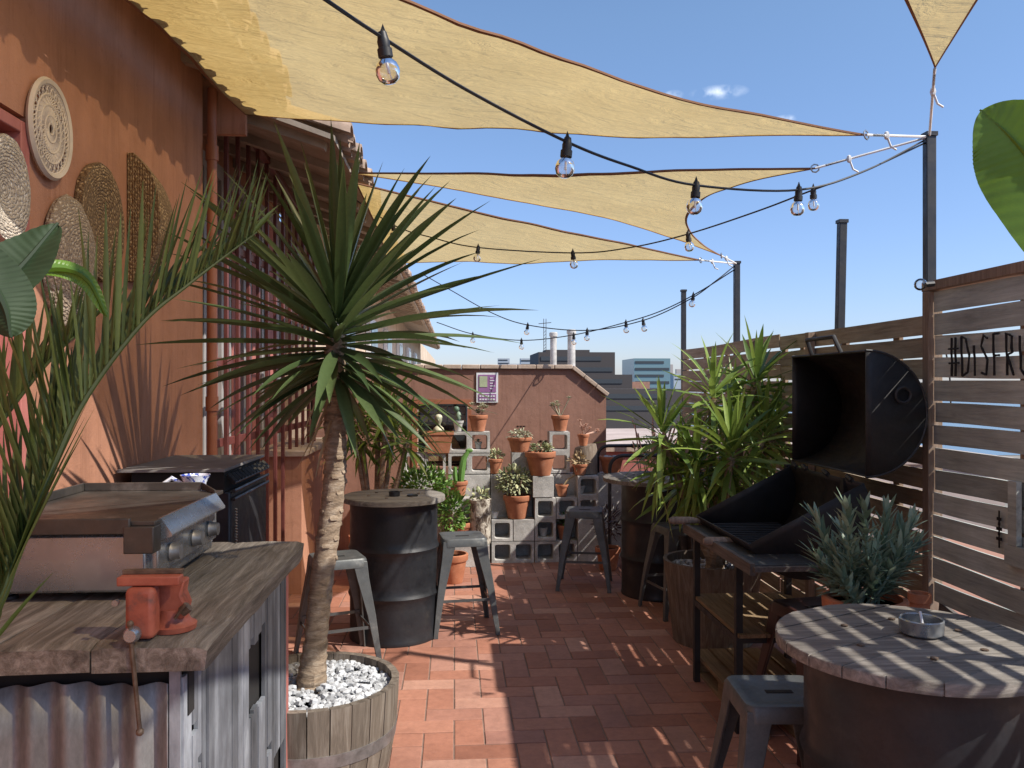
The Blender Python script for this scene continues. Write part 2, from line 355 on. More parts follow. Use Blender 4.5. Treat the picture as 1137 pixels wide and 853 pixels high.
def m_china():
    m,t,b=nt('blue_white_china'); v=coords(t); n=noisen(t,22,3,.6,v,2)
    t.links.new(ramp(t,n,[(.44,(.05,.08,.35)),(.5,(.72,.74,.8)),(.8,(.8,.8,.82))]),b.inputs['Base Color']); b.inputs['Roughness'].default_value=.15; return m
M['china']=m_china()
def m_carved():
    m,t,b=nt('carved_bark'); v=coords(t,(1,1,.6)); n=noisen(t,22,5,.7,v,1)
    t.links.new(ramp(t,n,[(.42,(.1,.07,.05)),(.55,(.55,.5,.42))]),b.inputs['Base Color']); b.inputs['Roughness'].default_value=.9; bump(t,b,n,.9,.02); return m
M['carved']=m_carved()
def m_trunk():
    m,t,b=nt('yucca_trunk'); v=coords(t,(1,1,3.0)); n=noisen(t,9,7,.75,v,.8)
    t.links.new(ramp(t,n,[(.3,(.13,.09,.055)),(.5,(.3,.22,.15)),(.72,(.5,.41,.31))]),b.inputs['Base Color']); b.inputs['Roughness'].default_value=.95
    p=bump(t,b,noisen(t,14,7,.75,v,.5),.9,.012)
    w=t.nodes.new('ShaderNodeTexWave'); w.bands_direction='Z'; w.inputs['Scale'].default_value=9; w.inputs['Distortion'].default_value=5; w.inputs['Detail'].default_value=3; t.links.new(coords(t),w.inputs['Vector'])
    bump(t,b,w.outputs['Fac'],.25,.008,p); return m
M['trunk']=m_trunk()

# ------------------------------------------------------------------ ground, floor
g=MB(); g.grid(lambda u,v:Vector((-6000+12000*u,-3000+12000*v,-20)),24,24); tag(g.build('ground',M['cityg'],origin=(0,0,-20)),kind='structure')
g=MB(); g.grid(lambda u,v:Vector((-150+1900*u,240+9000*v,-19.9)),6,6); tag(g.build('sea',M['sea'],origin=(0,0,-19.9)),kind='structure')
fb=MB(); a=.142; jg=.0035; X0=-1.85; Y0=-1.6
ft=MB()
def tile(x0,x1,y0,y1):
    h=.0+rnd.uniform(-.0012,.0012); b_=.0022
    i=jg; x0+=i+rnd.uniform(0,.001);x1-=i;y0+=i;y1-=i+rnd.uniform(0,.001)
    tl=rnd.uniform(-.0007,.0007); t2=rnd.uniform(-.0007,.0007)
    vs=[(x0,y0,-.012),(x1,y0,-.012),(x1,y1,-.012),(x0,y1,-.012),(x0,y0,h-b_),(x1,y0,h-b_),(x1,y1,h-b_),(x0,y1,h-b_),
        (x0+b_,y0+b_,h+tl),(x1-b_,y0+b_,h+t2),(x1-b_,y1-b_,h-tl),(x0+b_,y1-b_,h-t2)]
    ft.add(vs,[(0,1,5,4),(1,2,6,5),(2,3,7,6),(3,0,4,7),(4,5,9,8),(5,6,10,9),(6,7,11,10),(7,4,8,11),(8,9,10,11)])
for i in range(-1,30):
    for j in range(-1,72):
        k=(i-j)%4
        x=X0+i*a; y=Y0+j*a
        if k==0: tile(x,x+2*a,y,y+a)
        if k==3: tile(x,x+a,y,y+2*a)
fl=T('floor',None,None,(0,0,0)); del fl
flo=ft.build('floor',M['tile'],origin=(0,0,0),smooth=False); tag(flo,kind='structure')
for o in [o for o in COL.objects if o.type=='EMPTY']: bpy.data.objects.remove(o)
flo.name='floor'
mo=MB(); mo.box(-2.1,2.5,-1.9,8.75,-.3,-.004); tag(mo.build('terrace_slab',M['mortar']),kind='structure')
# house the terrace sits on, neighbours' roofs
hb=T('rooftop_building','stuccoed building under the terrace, seen only over its edge','building',(0,3.4,-20))
MB().box(-2.0,2.4,-1.8,8.7,-20,-.31).build('wall',M['stucco_back'],hb)
# ------------------------------------------------------------------ left house
WX=-1.4
HWALL=1
hw=T('house','orange stuccoed house with tiled eaves and red window bars on the left','house',(WX,3,0))
MB().box(WX-.3,WX,-1.8,2.1,0,3.5).box(WX-.3,WX,2.1,2.81,2.52,3.5).box(WX-.3,WX,2.1,2.81,0,1.0).box(WX-.3,WX,2.81,4.72,0,3.5).build('wall',M['stucco'],hw)
MB().box(-1.7,-1.4,8.3,60,-3,3.35).build('far_wall',M['cream'],hw)
MB().box(-1.98,-1.72,4.74,8.28,0,3.5).box(-1.72,-1.18,4.775,4.815,3.06,3.62).build('recess_wall',M['stucco'],hw)
# glazed doors and boards behind bars
wf=MB().box(-1.715,-1.66,4.74,8.28,3.1,3.2)
y=4.8; k=0
bd=MB(); gl=MB()
while y<8.2:
    wf.box(-1.715,-1.66,y,y+.07,.1,3.1)
    gl.box(-1.71,-1.69,y+.072,y+.21,.1,3.1)
    wf.box(-1.715,-1.66,y+.212,y+.25,.1,3.1)
    bd.box(-1.712,-1.67,y+.32,y+.56,.1,3.1); wf.box(-1.715,-1.675,y+.252,y+.318,.1,3.1)
    y+=.62
o=wf.build('window_frame',M['frame'],hw); gl.build('pane',M['pane'],o); bd.build('shutter_board',M['redboard'],hw)
# left edge shutter
MB().box(WX-.12,WX-.06,2.1,2.8,1.0,2.5).build('shutter',M['redboard'],hw)
fr=MB().box(WX-.1,WX+.008,2.77,2.825,.95,2.50).box(WX-.1,WX+.008,2.08,2.77,2.46,2.50)
fr.build('shutter_frame',M['redboard'],hw,bevel=.004)
# bars
bb=MB(); p0=Vector((-1.38,4.86,0)); p1=Vector((-1.28,7.66,0)); L=(p1-p0)
nb=13
for i in range(nb):
    p=p0+L*(i/(nb-1)); th=.06 if i>=nb-2 else .034
    zt=3.42-.42*i/(nb-1)
    bb.box(p.x-.012,p.x+.012,p.y-th/2,p.y+th/2,.3 if i<nb-2 else .02,zt)
for z in (.35,1.3,1.78,2.5,): bb.bar(p0+Vector((-.02,0,z)),p1+Vector((-.02,0,z)),.016,.05)
bb.bar(p0+Vector((0,-.05,3.42)),p1+Vector((0,.05,3.0)),.05,.05)
bb.build('window_bars',M['redmetal'],hw,bevel=.003)
MB().tube([(WX+.045,4.74,0.02),(WX+.045,4.74,3.3)],.028,12).tube([(WX+.045,4.74,2.9),(WX+.045,4.74,2.98)],.036,12).tube([(WX+.045,4.74,1.5),(WX+.045,4.74,1.58)],.036,12).build('drainpipe',M['pipe'],hw)
# low parapet w/ sill
lw=T('low_wall','low terracotta wall with stone sill beside the red window bars','wall',(-1.35,7.4,0))
MB().box(-1.55,-1.2,6.6,8.1,0,1.08).build('wall',M['stucco'],lw)
MB().box(-1.58,-1.16,6.55,8.14,1.082,1.13).build('sill',M['coping'],lw,bevel=.008)
# eaves with tiles
def eave(y0,y1,xe,ze,back,name):
    sl=.32
    tl=MB(); y=y0
    while y<y1:
        jx=rnd.uniform(-.02,.02); jr=rnd.uniform(-.008,.008)
        for q in range(2 if y<14 else 1):
            xs=xe+jx-q*.36; zs=ze+.02+q*.36*sl+q*.012
            A=[];B=[]
            for k in range(7):
                t=PI*k/6; r0=.085+jr; r1=.068
                A.append(Vector((xs,y+.1+r0*math.cos(t),zs+r0*math.sin(t)*.9)))
                B.append(Vector((xs-.45,y+.1+r1*math.cos(t),zs+.45*sl+r1*math.sin(t)*.9)))
            A2=[p+Vector((0,0,-.016)) if 0<i<6 else p+Vector((0,.014*(1 if i==6 else -1),0)) for i,p in enumerate(A)]
            B2=[p+Vector((0,0,-.016)) for p in B]
            tl.loft([A,B],caps=False,closed=False); tl.loft([B2,A2],caps=False,closed=False); tl.loft([A2,A],caps=False,closed=False)
        # channel tile between
        A=[];B=[]
        for k in range(5):
            t=PI+PI*k/4; A.append(Vector((xe-.03+jx,y+.2+.06*math.cos(t),ze+.035+.05*math.sin(t)))); B.append(Vector((xe-.8,y+.2+.05*math.cos(t),ze+.035+.77*sl+.05*math.sin(t))))
        tl.loft([A,B],caps=False,closed=False)
        y+=.2
    tl.build('roof_tiles',M['roof_tile'],hw)
    eb=MB(); eb.prism([(xe+.0-.09,ze-.03),(back,ze-.03+(xe-back)*sl),(back,ze+.01+(xe-back)*sl),(xe-.09,ze+.0)],y0,y1)
    y=y0+.1
    while y<min(y1,20):
        eb.box(back+.02,xe-.14,y,y+.07,ze-.1+.0,ze-.035,Matrix.Translation((xe,0,ze))@Matrix.Rotation(math.atan(sl),4,'Y')@Matrix.Translation((-xe,0,-ze)))
        y+=.55
    eb.build('eave_board',M['eave'],hw)
eave(-1.8,4.78,-.905,3.255,-1.75,'near')
eave(4.82,34,-.6,3.08,-1.85,'far')
# far facade features
for y in [10,13.2,16.4,20,24,28]:
    o=MB().box(-1.39,-1.32,y-.06,y+1.16,.8,2.7).build('window',M['white'],hw)
    MB().box(-1.318,-1.31,y+.03,y+.53,.9,2.6).box(-1.318,-1.31,y+.57,y+1.07,.9,2.6).build('pane',M['pane'],o)
    fc=MB().box(-1.38,-1.0,y-.2,y+1.3,.55,.64)
    for q in range(8): fc.box(-1.02,-1.0,y-.18+q*.2,y-.16+q*.2,.64,1.35)
    fc.box(-1.03,-.99,y-.2,y+1.3,1.35,1.39); fc.build('balcony',M['redmetal'],hw)

# ------------------------------------------------------------------ back wall
BY=8.3
xr=UY(673,0,BY).x; xk=UY(636,0,BY).x; xl=-1.42
zt=UY(560,410,BY).z; zr=UY(673,441,BY).z
bw=T('back_wall','brown terracotta gable wall with pale coping at the end of the terrace','wall',(0,BY,0))
wx0,wx1=UY(462,0,BY).x,UY(520,0,BY).x; wz1=UY(490,447,BY).z; wz0=.82
mb=MB()
mb.box(xl,wx0,BY,BY+.22,0,zt).box(wx0,wx1,BY,BY+.22,0,wz0).box(wx0,wx1,BY,BY+.22,wz1,zt)
mb.prism([(wx1,0),(xr,0),(xr,zr),(xk,zt),(wx1,zt)],BY,BY+.22)
mb.build('wall',M['stucco_back'],bw,smooth=False)
cp=MB()
n=14
for i in range(n):
    x0=xl+(xk-xl)*i/n; x1=xl+(xk-xl)*(i+1)/n-.006
    cp.box(x0,x1,BY-.03,BY+.26,zt+.002,zt+.045)
for i in range(3):
    A=Vector((xk,BY+.11,zt+.02)); B=Vector((xr+.02,BY+.11,zr+.02)); cp.bar(A+(B-A)*(i/3),A+(B-A)*((i+1)/3-.01),.29,.04)
cp.build('coping',M['coping'],bw,bevel=.006)
wf=MB().box(wx0-.04,wx0+.012,BY-.012,BY+.1,wz0,wz1+.03).box(wx0+.012,wx1+.03,BY-.012,BY+.1,wz1-.015,wz1+.03).box(wx1-.01,wx1+.03,BY-.012,BY+.1,wz0,wz1-.015)
o=wf.build('window_frame',M['pipe'],bw); MB().box(wx0+.012,wx1-.01,BY+.2,BY+.215,wz0,wz1-.015).build('pane',M['pane'],o)
ar=MB(); xc=(wx0+wx1)/2; ar.prism([(xc+.2*math.cos(PI*k/14),wz0+.05+.3*math.sin(PI*k/14)) for k in range(15)],BY+.13,BY+.16); ar.build('arched_board',M['shelfwood'],bw)
# rough pale glass bricks row on top of the window
gb=MB()
for i in range(5):
    for j in range(2): gb.box(wx0+.03+i*.095,wx0+.03+i*.095+.085,BY+.165,BY+.19,wz1-.12-j*.085,wz1-.04-j*.085)
gb.build('glass_brick',M['bpale'],bw,bevel=.006)
# poster
px0,pz1=UY(529,414,BY).x,UY(529,414,BY).z; px1,pz0=UY(553,447,BY).x,UY(553,447,BY).z
po=T('poster','small purple and white framed notice high on the brown back wall','poster',((px0+px1)/2,BY-.01,pz0))
MB().box(px0,px1,BY-.014,BY-.002,pz0,pz1).build('board',M['white'],po)
W=px1-px0;H=pz1-pz0
pp=MB().box(px0+.02,px1-.02,BY-.018,BY-.0142,pz0+.35*H,pz1-.02).box(px0+.02,px1-.02,BY-.018,BY-.0142,pz0+.015,pz0+.29*H); pp.build('print',M['purple'],po)
MB().box(px0+.03,px0+.5*W,BY-.021,BY-.0182,pz0+.52*H,pz1-.035).build('picture',M['posterg'],po)
tx=MB()
for i in range(5): tx.box(px0+.62*W,px0+.62*W+.03+.02*(i%2),BY-.021,BY-.0182,pz0+(.45+.09*i)*H,pz0+(.48+.09*i)*H)
for j in range(2):
    for i in range(6): tx.box(px0+.03+i*.027,px0+.03+i*.027+.019,BY-.021,BY-.0182,pz0+(.08+.11*j)*H,pz0+(.13+.11*j)*H)
tx.build('lettering',M['white'],po)

# ------------------------------------------------------------------ fences
FX=2.2
def slats(mb,y0,y1,ztop,zbot,pitch,gap,x=FX,seed=1,amp=.006):
    r=random.Random(seed); z=ztop
    while z-pitch>zbot:
        h=pitch-gap*r.uniform(.5,1.5)
        z1=z; z0=z-h; dy=r.uniform(-.004,.004); ph=r.uniform(0,6); bow=r.uniform(-amp,amp); tilt=r.uniform(-.004,.004); xo=r.uniform(-.004,.004)
        ns=14; loops=[]
        for i in range(ns+1):
            t=i/ns; y=y0+(y1-y0)*t; w=bow*math.sin(PI*t*2+ph)+tilt*(t-.5)*2
            xx=x+xo+.004*math.sin(ph+5*t)
            loops.append([Vector((xx,y,z0+w)),Vector((xx+.009,y,z0+w)),Vector((xx+.009,y,z1+w)),Vector((xx,y,z1+w))])
        mb.loft(loops); z-=pitch
yP=3.72
nf=T('near_fence','grey brown slatted wooden fence with painted letters, behind the near barrel table','fence',(FX,2.3,0))
fs=MB(); slats(fs,2.36,yP-.05,2.072,.62,.102,.011,seed=3); slats(fs,.2,2.35,2.47,.62,.108,.05,seed=8); fs.build('slats',M['fence'],nf)  # unseen second run added taller, with wider gaps, to streak sun over near table
ds=MB()
for k,(za,zb) in enumerate([(.62,.42),(.53,.1),(.4,-.1),(.62,.62)]):
    pass
ds.box(FX,FX+.018,.2,yP-.05,.02,.12); ds.bar((FX+.01,yP-.08,.60),(FX+.01,1.6,.28),.018,.11,up=(0,0,1)); ds.bar((FX+.01,yP-.08,.46),(FX+.01,1.9,.18),.018,.11); ds.bar((FX+.01,yP-.08,.31),(FX+.01,2.2,.08),.018,.11); ds.bar((FX+.01,2.9,.6),(FX+.01,.9,.36),.018,.11)
ds.build('diagonal_boards',M['diag'],nf)
bt=MB()
for y in [.25,.72,1.2,1.68,2.15,2.62,3.05,]: bt.box(FX+.016,FX+.034,y,y+.06,.02,2.07 if y>2.3 else 2.47)
bt.build('battens',M['fence_post'],nf)
yb=UX(1127,400,FX).y; sb=MB(); z_=UX(1127,590,FX).z; sb.box(FX-.03,FX-.008,yb-.05,yb+.0,z_-.05,1.27); sb.box(FX-.031,FX-.0075,yb-.4,yb+.02,z_-.13,z_-.052); sb.build('strut',M['fence'],nf)
MB().box(FX-.02,FX+.05,2.34,yP+.02,2.08,2.125).box(FX-.02,FX+.05,.2,2.335,2.48,2.525).build('top_rail',M['fence_post'],nf,bevel=.003)
MB().box(FX-.025,FX+.045,yP-.045,yP+.005,0,2.078).build('post',M['fence_post'],nf,bevel=.003)
# lettering  #DISFRUTA, strokes broken across two slats
def stroke(mb,pts,w=.011):
    pts=[Vector(p) for p in pts]
    mb.tube(pts,[w*.55*rnd.uniform(.8,1.1) for _ in pts],6)
lt=MB()
GL={'#':[[(.25,0),(.35,1)],[(.65,0),(.75,1)],[(0,.35),(1,.35)],[(0,.7),(1,.7)]],
 'D':[[(0,0),(0,1)],[(0,1),(.55,.95),(.9,.55),(.7,.1),(0,0)]],
 'I':[[(.3,0),(.3,.75)]],'S':[[(.85,.9),(.4,1),(.1,.72),(.75,.4),(.6,.02),(.05,.08)]],
 'F':[[(.1,0),(.1,1),(.8,1)],[(.1,.5),(.65,.5)]],'R':[[(.1,0),(.1,1),(.7,.9),(.65,.55),(.1,.5),(.8,0)]],
 'U':[[(.1,.9),(.1,.15),(.5,0),(.8,.2),(.8,.9)]],'T':[[(.4,0),(.4,1)],[(0,1),(.9,1)]],'A':[[(0,0),(.4,1),(.8,0)],[(.15,.4),(.65,.4)]]}
base=UX(1055,418,FX-.008); zb=UX(1055,418,FX).z; zt_=UX(1055,377,FX).z; hh=zt_-zb
y=base.y
for ch in '#DISFRUTA':
    cw={'I':.026,'#':.07}.get(ch,.055)
    for st in GL[ch]:
        st2=[]
        for (u,v),(u2,v2) in zip(st[:-1],st[1:]):
            for q in range(5): st2.append((u+(u2-u)*q/5,v+(v2-v)*q/5))
        st2.append(st[-1])
        cur=[]; up=None
        for (u,v) in st2:
            isup=v>.55; z=zb+v*hh*1.0; yy=y-u*cw+(.006 if isup else 0)
            if False:
                if len(cur)>1: stroke(lt,cur,.0092)
                cur=[]
            cur.append(Vector((FX-.012,yy,z+(.006 if isup else 0)))); up=isup
        if len(cur)>1: stroke(lt,cur,.0092)
    y-=cw+.024
lt.build('lettering',M['navy_text'],nf)
bz=UX(1112,600,FX).z; by=UX(1112,600,FX).y
bo=MB()
for k,(w_) in enumerate([.05,.02,.05,.02,.04]): bo.box(FX-.0115,FX-.0085,by-w_/3,by+w_/3,bz+.02*k,bz+.02*k+.012)
bo.box(FX-.0112,FX-.0088,by-.004,by+.004,bz-.03,bz+.12)
bo.build('painted_mark',M['navy_text'],nf)
ff=T('far_fence','brown slatted wooden fence behind the barbecue and yucca','fence',(FX,6,0))
fs=MB(); slats(fs,yP+.05,5.55,1.975,.05,.104,.013,x=FX+.03,seed=11); slats(fs,5.56,8.0,1.985,.05,.104,.013,x=FX+.03,seed=12); fs.build('slats',M['fence_far'],ff)
bt=MB()
for y in [4.05,4.62,5.2,5.5,6.1,6.7,7.3,7.9]: bt.box(FX+.046,FX+.066,y,y+.06,.02,1.97)
bt.build('battens',M['fence_post'],ff)
MB().box(FX-.02,FX+.02,4.98,5.03,0,1.97).box(FX-.02,FX+.02,6.0,6.05,0,1.97).build('post',M['fence_post'],ff)

# ------------------------------------------------------------------ steel posts
posts={}
def post(px,ytop,y,label,x=FX-.045,z0=0,lean=0):
    P=UX(px,ytop,2.29)
    t=T('steel_post',label,'post',(P.x,P.y,0),'dark steel posts along the fence')
    MB().bar((P.x-lean,P.y,0),(P.x,P.y,P.z),.045,.045).build('pole',M['black'],t,bevel=.003)
    MB().bar((P.x,P.y,P.z),(P.x,P.y,P.z+.02),.055,.055).build('cap',M['black'],t)
    posts[label]=P; return P
PA=post(1032,152,3.60,'tall dark steel post nearest the camera, where sail ropes and light cables meet',z0=0)
PB=post(935,248,4.75,'bare leaning dark post rising behind the open barbecue lid',lean=.06)
PC=post(818,293,6.3,'dark steel post above the potted yucca with two light strings tied to it')
PD=post(759,324,7.7,'thin dark post farthest away, right of the distant chimneys')

# ------------------------------------------------------------------ sails
def sail(label,A,B,C,bows,sag,wr,hemw,n=26,rope=None):
    A,B,C=map(Vector,(A,B,C)); cen=(A+B+C)/3
    t=T('shade_sail',label,'shade sail',(cen.x,cen.y,cen.z),'yellow shade sails over the terrace')
    def P(u,v,w):
        p=A*u+B*v+C*w
        p+= 4*u*v*bows[0]*(C-(A+B)/2).normalized()+4*v*w*bows[1]*(A-(B+C)/2).normalized()+4*w*u*bows[2]*(B-(C+A)/2).normalized()
        s=27*u*v*w
        p.z-= sag*s
        q=noise.noise(p*1.3)*wr+noise.noise(p*4.5)*wr*.25
        p.z+= q*(4*(u*v+v*w+w*u))
        return p
    vs=[];idx={}
    for i in range(n+1):
        for j in range(n+1-i):
            idx[(i,j)]=len(vs); vs.append(P(1-(i+j)/n,i/n,j/n))
    fs=[]
    for i in range(n):
        for j in range(n-i):
            fs.append((idx[(i,j)],idx[(i+1,j)],idx[(i,j+1)]))
            if i+j<n-1: fs.append((idx[(i+1,j)],idx[(i+1,j+1)],idx[(i,j+1)]))
    MB().add(vs,fs).build('cloth',M['sail'],t,angle=180)
    hm=MB()
    for e in range(3):
        la=[];lb=[];m=40
        for k in range(m+1):
            s=k/m; co=[(1-s,s,0),(0,1-s,s),(s,0,1-s)][e]; ed=P(*co)
            ins=tuple(c*(1-.06)+.02 for c in co); d=(P(*ins)-ed); d=d.normalized()*hemw if d.length>0 else d
            la.append(ed+Vector((0,0,-.004))); lb.append(ed+d+Vector((0,0,-.006)))
        top=[p+Vector((0,0,.008)) for p in la]
        hm.loft([la,lb],caps=False,closed=False); hm.loft([top,la],caps=False,closed=False)
    hm.build('hem',M['hem'],t)
    if rope:
        rp=MB()
        for a_,b_ in rope:
            a_=Vector(a_); b_=Vector(b_); rp.tube([a_,b_],.006,6); m_=(a_+(b_-a_)*.3); rp.blob(m_,(.014,.014,.02),6,4)
            rp.tube([m_,m_+Vector((.02,0,-.05)),m_+Vector((.05,.01,-.06))],.005,5)
        rp.build('rope',M['rope'],t)
        rn=MB()
        for a_,b_ in rope:
            a_=Vector(a_); dd=(Vector(b_)-a_).normalized()
            c=a_-dd*.0; s_=dd.cross(Vector((0,1,0))).normalized()
            rn.tube([c+ (dd*math.cos(k*PI/4)+s_*math.sin(k*PI/4))*.02 for k in range(9)],.004,5)
            rn.tube([a_+dd*.05,a_+dd*.16],.006,6)
        rn.build('shackle',M['steel'],t)
    return P
ptA=PA.copy()
S1R=U(962,150,3.62); S1F=U(272,127,4.55)
sail('largest yellow shade sail overhead, stretching from the upper left to the near post',(-1.26,1.5,2.95),S1R,S1F,(.46,-.12,.03),-.02,.05,.02,rope=[(S1R,ptA)])
S4C=U(1038,76,3.3)
sail('triangular sail corner with a wide brown hem above the near post',S4C,S4C+Vector((-.44,-.46,.03))*4.3,S4C+Vector((-.12,-.49,.04))*6,(.1,.0,.06),.0,.02,.04,rope=[(S4C,ptA)])
S2L=U(388,192,5.3); S2U=U(905,187,4.05); S2D=U(801,284,6.2)
sail('middle yellow shade sail with a concave right edge, below the largest one',S2L,S2U,S2D,(.03,.42,.28),.02,.03,.02,rope=[(S2U,ptA),(S2D,PC)])
S3R=U(778,289,6.15); 
sail('lowest and farthest yellow shade sail, behind the tall spiky yucca',U(395,203,5.4),S3R,U(430,293,7.9),(.02,.02,.02),.02,.03,.02,rope=[(S3R,PC)])

# ------------------------------------------------------------------ string lights
def cr(pts,m=8):
    pts=[Vector(p) for p in pts]; out=[]
    P=[pts[0]*2-pts[1]]+pts+[pts[-1]*2-pts[-2]]
    for i in range(1,len(P)-2):
        for k in range(m):
            t=k/m; a,b,c,d=P[i-1],P[i],P[i+1],P[i+2]
            out.append(.5*((2*b)+(c-a)*t+(2*a-5*b+4*c-d)*t*t+(3*b-a-3*c+d)*t**3))
    out.append(pts[-1]); return out
def string(label,pts,bulbs,r=.0045):
    path=cr(pts); o=path[0]
    t=T('string_light',label,'string lights',o)
    MB().tube(path,r,5).build('cable',M['cable'],t)
    for b in bulbs:
        bx=min(path,key=lambda p:abs((px_of(p))-b[0]) ) if not isinstance(b,Vector) else b
        tilt=Matrix.Rotation(R(rnd.uniform(-9,9)),4,'Y')@Matrix.Rotation(R(rnd.uniform(-9,9)),4,'X')
        s=MB().lathe([(.0,.012),(.010,.012),(.012,0),(.014,-.008),(.013,-.022),(.0165,-.024),(.0165,-.042),(0,-.042)],12,bx,tilt)
        s.tube([bx+Vector((.004,0,.01)),bx+Vector((0,0,.028)),bx+Vector((-.004,0,.01))],.004,5)
        so=s.build('bulb_socket',M['cable'],t)
        g=MB().lathe([(.0125,-.042),(.0145,-.048),(.023,-.056),(.0275,-.068),(.0275,-.078),(.023,-.091),(.013,-.099),(0.0,-.101)],16,bx,tilt); g.build('bulb',M['bulb'],so)
        MB().tube([bx+tilt@Vector((0,0,-.042)),bx+tilt@Vector((.002,0,-.078))],.0035,5).tube([bx+tilt@Vector((.002,0,-.07)),bx+tilt@Vector((.006,0,-.092))],.0012,4).build('filament',M['white_cer'],so)
def px_of(p):
    q=p-CAM; return CX+FPX*q.dot(RT)/q.dot(FW)
sA=[U(300,-45,1.45),U(362,0,1.62),U(425,42,1.84),U(520,101,2.07),U(630,158,2.3),U(700,185,2.55),U(773,206,2.8),U(887,211,3.2),U(960,190,3.5),PA+Vector((-.03,0,-.02))]
string('nearest light string with large clear bulbs crossing the biggest sail',sA,[(428,),(631,),(773,),(886,)])
sB=[U(385,215,6.2),U(437,250,6.1),U(480,264,6.0),U(531,275,5.8),U(636,281,5.3),U(700,275,5.0),U(764,260,4.7),U(840,235,4.3),U(903,211,4.0),U(960,190,3.8),PA+Vector((-.02,0,-.03))]
string('second light string, sagging under the two farther sails to the near post',sB,[(437,),(531,),(636,),(765,),(904,)])
sC=[U(470,305,9),U(500,322,8.8),U(545,347,8.5),U(586,361,8.2),U(652,367,7.8),U(714,356,7.3),U(765,333,6.9),U(795,312,6.6),PC+Vector((-.02,0,-.02))]
string('upper of two far light strings sagging over the distant rooftops',sC,[(586,),(652,),(714,)],.005)
sD=[U(485,358,9.5),U(525,371,9.2),U(579,378,8.8),U(637,372,8.2),U(695,358,7.6),U(735,345,7.2),U(775,325,6.8),PC+Vector((-.02,0,-.05))]
string('lower of two far light strings with small bulbs over the gable wall',sD,[(525,),(579,),(637,),(695,),(771,)],.005)
# loose cable down the near post with bulb at fence top
lc=cr([PA+Vector((.01,-.04,-.9)),PA+Vector((.07,-.04,-1.1)),PA+Vector((.085,-.04,-1.35))])
t=T('loose_cable','loose black cable and spare bulb where the near post meets the fence top','cable',lc[0])
MB().tube(lc,.004,5).tube([PA+Vector((-.03,-.03,0)),PA+Vector((-.028,-.03,-.9)),PA+Vector((-.02,-.03,-1.3))],.004,5).build('cable',M['cable'],t)
bc=U(1022,316,3.62); MB().blob(bc,.027,12,8).build('bulb',M['bulb'],t)
MB().tube([bc+Vector((.02,0,0)),bc+Vector((.06,0,.004))],.013,8).build('bulb_socket',M['cable'],t)

# ------------------------------------------------------------------ counter
CXR=-.54; CY0,CY1=1.86,3.05; CZ=1.08
ct=T('bar_counter','rustic bar counter with thick weathered plank top and grey metal cladding','counter',(-.97,2.45,0))
wt=MB(); edges=[-1.39,-1.2,-1.0,-.79,CXR]
for i in range(4):
    x0,x1=edges[i]+.002,edges[i+1]-.002
    y0=CY0+rnd.uniform(-.006,.012); 
    def pl(u,v,x0=x0,x1=x1,y0=y0): return Vector((x0+(x1-x0)*u,y0+(CY1-y0)*v,0))
    nx,ny=10,34
    top=[];bot=[]
    loops=[]
    for j in range(ny+1):
        y=y0+(CY1-y0)*j/ny; l=[]
        ex=(.006*noise.noise(Vector((9,y*7,i)))) if i==3 else 0
        for k in range(nx+1):
            u=k/nx; x=x0+(x1-x0+ex)*u; ed=min(u,1-u)*(x1-x0); edr=-max(0,.016-ed)*.5 if (i==3 and u>.5) else -max(0,.006-ed)*.6
            endr=-max(0,.012-(y-y0))*.6
            l.append(Vector((x,y,CZ+edr+endr+.003*noise.noise(Vector((x*9,y*6,3+i))) )))
        l.append(Vector((x1+ex-(.006 if i==3 else 0),y,CZ-.058+.004*noise.noise(Vector((x1*9,y*8,7))))))
        l.append(Vector((x0,y,CZ-.06)))
        loops.append(l)
    wt.loft(loops)
wt.build('worktop',M['counterwood'],ct,angle=50)
# frame
MB().box(-1.36,-.6,CY0+.06,CY0+.1,.9,1.015).box(-.68,-.62,CY0+.062,CY1-.05,.0,1.012).box(-1.3,-.72,CY0+.12,CY1-.1,0,1.0).build('frame',M['dark'],ct)
# corrugated front
cg=MB()
def cfn(u,v): x=-1.39+(.755)*u; return Vector((x,CY0+.035+.011*math.sin(2*PI*x/.076)+.002*math.sin(v*9),.01+.975*v+.004*math.sin(x*20)))
cg.grid(cfn,140,8); cg.build('front_panel',M['corr'],ct,solid=.002)
cs=MB(); y=CY0+.035
cs.box(-.632,-.608,CY0+.026,CY0+.034,.0,1.012)
bk=[]
while y<CY1-.05:
    w=rnd.choice([.03,.04,.05,.058]); zt2=1.005-rnd.choice([0,0,.004,.01]); z0=.0
    xo=rnd.uniform(0,.007)
    f=(y-CY0)/(CY1-CY0)
    r_=rnd.random()
    if .50<f<.66: segs=[(0,.66+rnd.uniform(0,.02)),(.86+rnd.uniform(0,.03),zt2)]
    elif .36<f<.46: segs=[(0,.22),(.42,zt2)]
    elif .76<f<.88: segs=[(.0,.18),(.40,zt2)] if r_<.85 else [(0,.5),(.54,zt2)]
    elif r_<.6:
        c=rnd.uniform(.3,.9); segs=[(0,c),(c+rnd.uniform(.014,.035),zt2)]
    else: segs=[(0,zt2)]
    for s0,s1 in segs: cs.box(-.612,-.605+xo+rnd.uniform(0,.004),y+.001,y+w-.002,s0+rnd.uniform(0,.012),s1)
    y+=w
cs.build('side_cladding',M['strip'],ct)
cs=MB().box(-.62,-.60,CY1-.045,CY1-.005,0,1.015); cs.build('end_post',M['redboard'],ct)

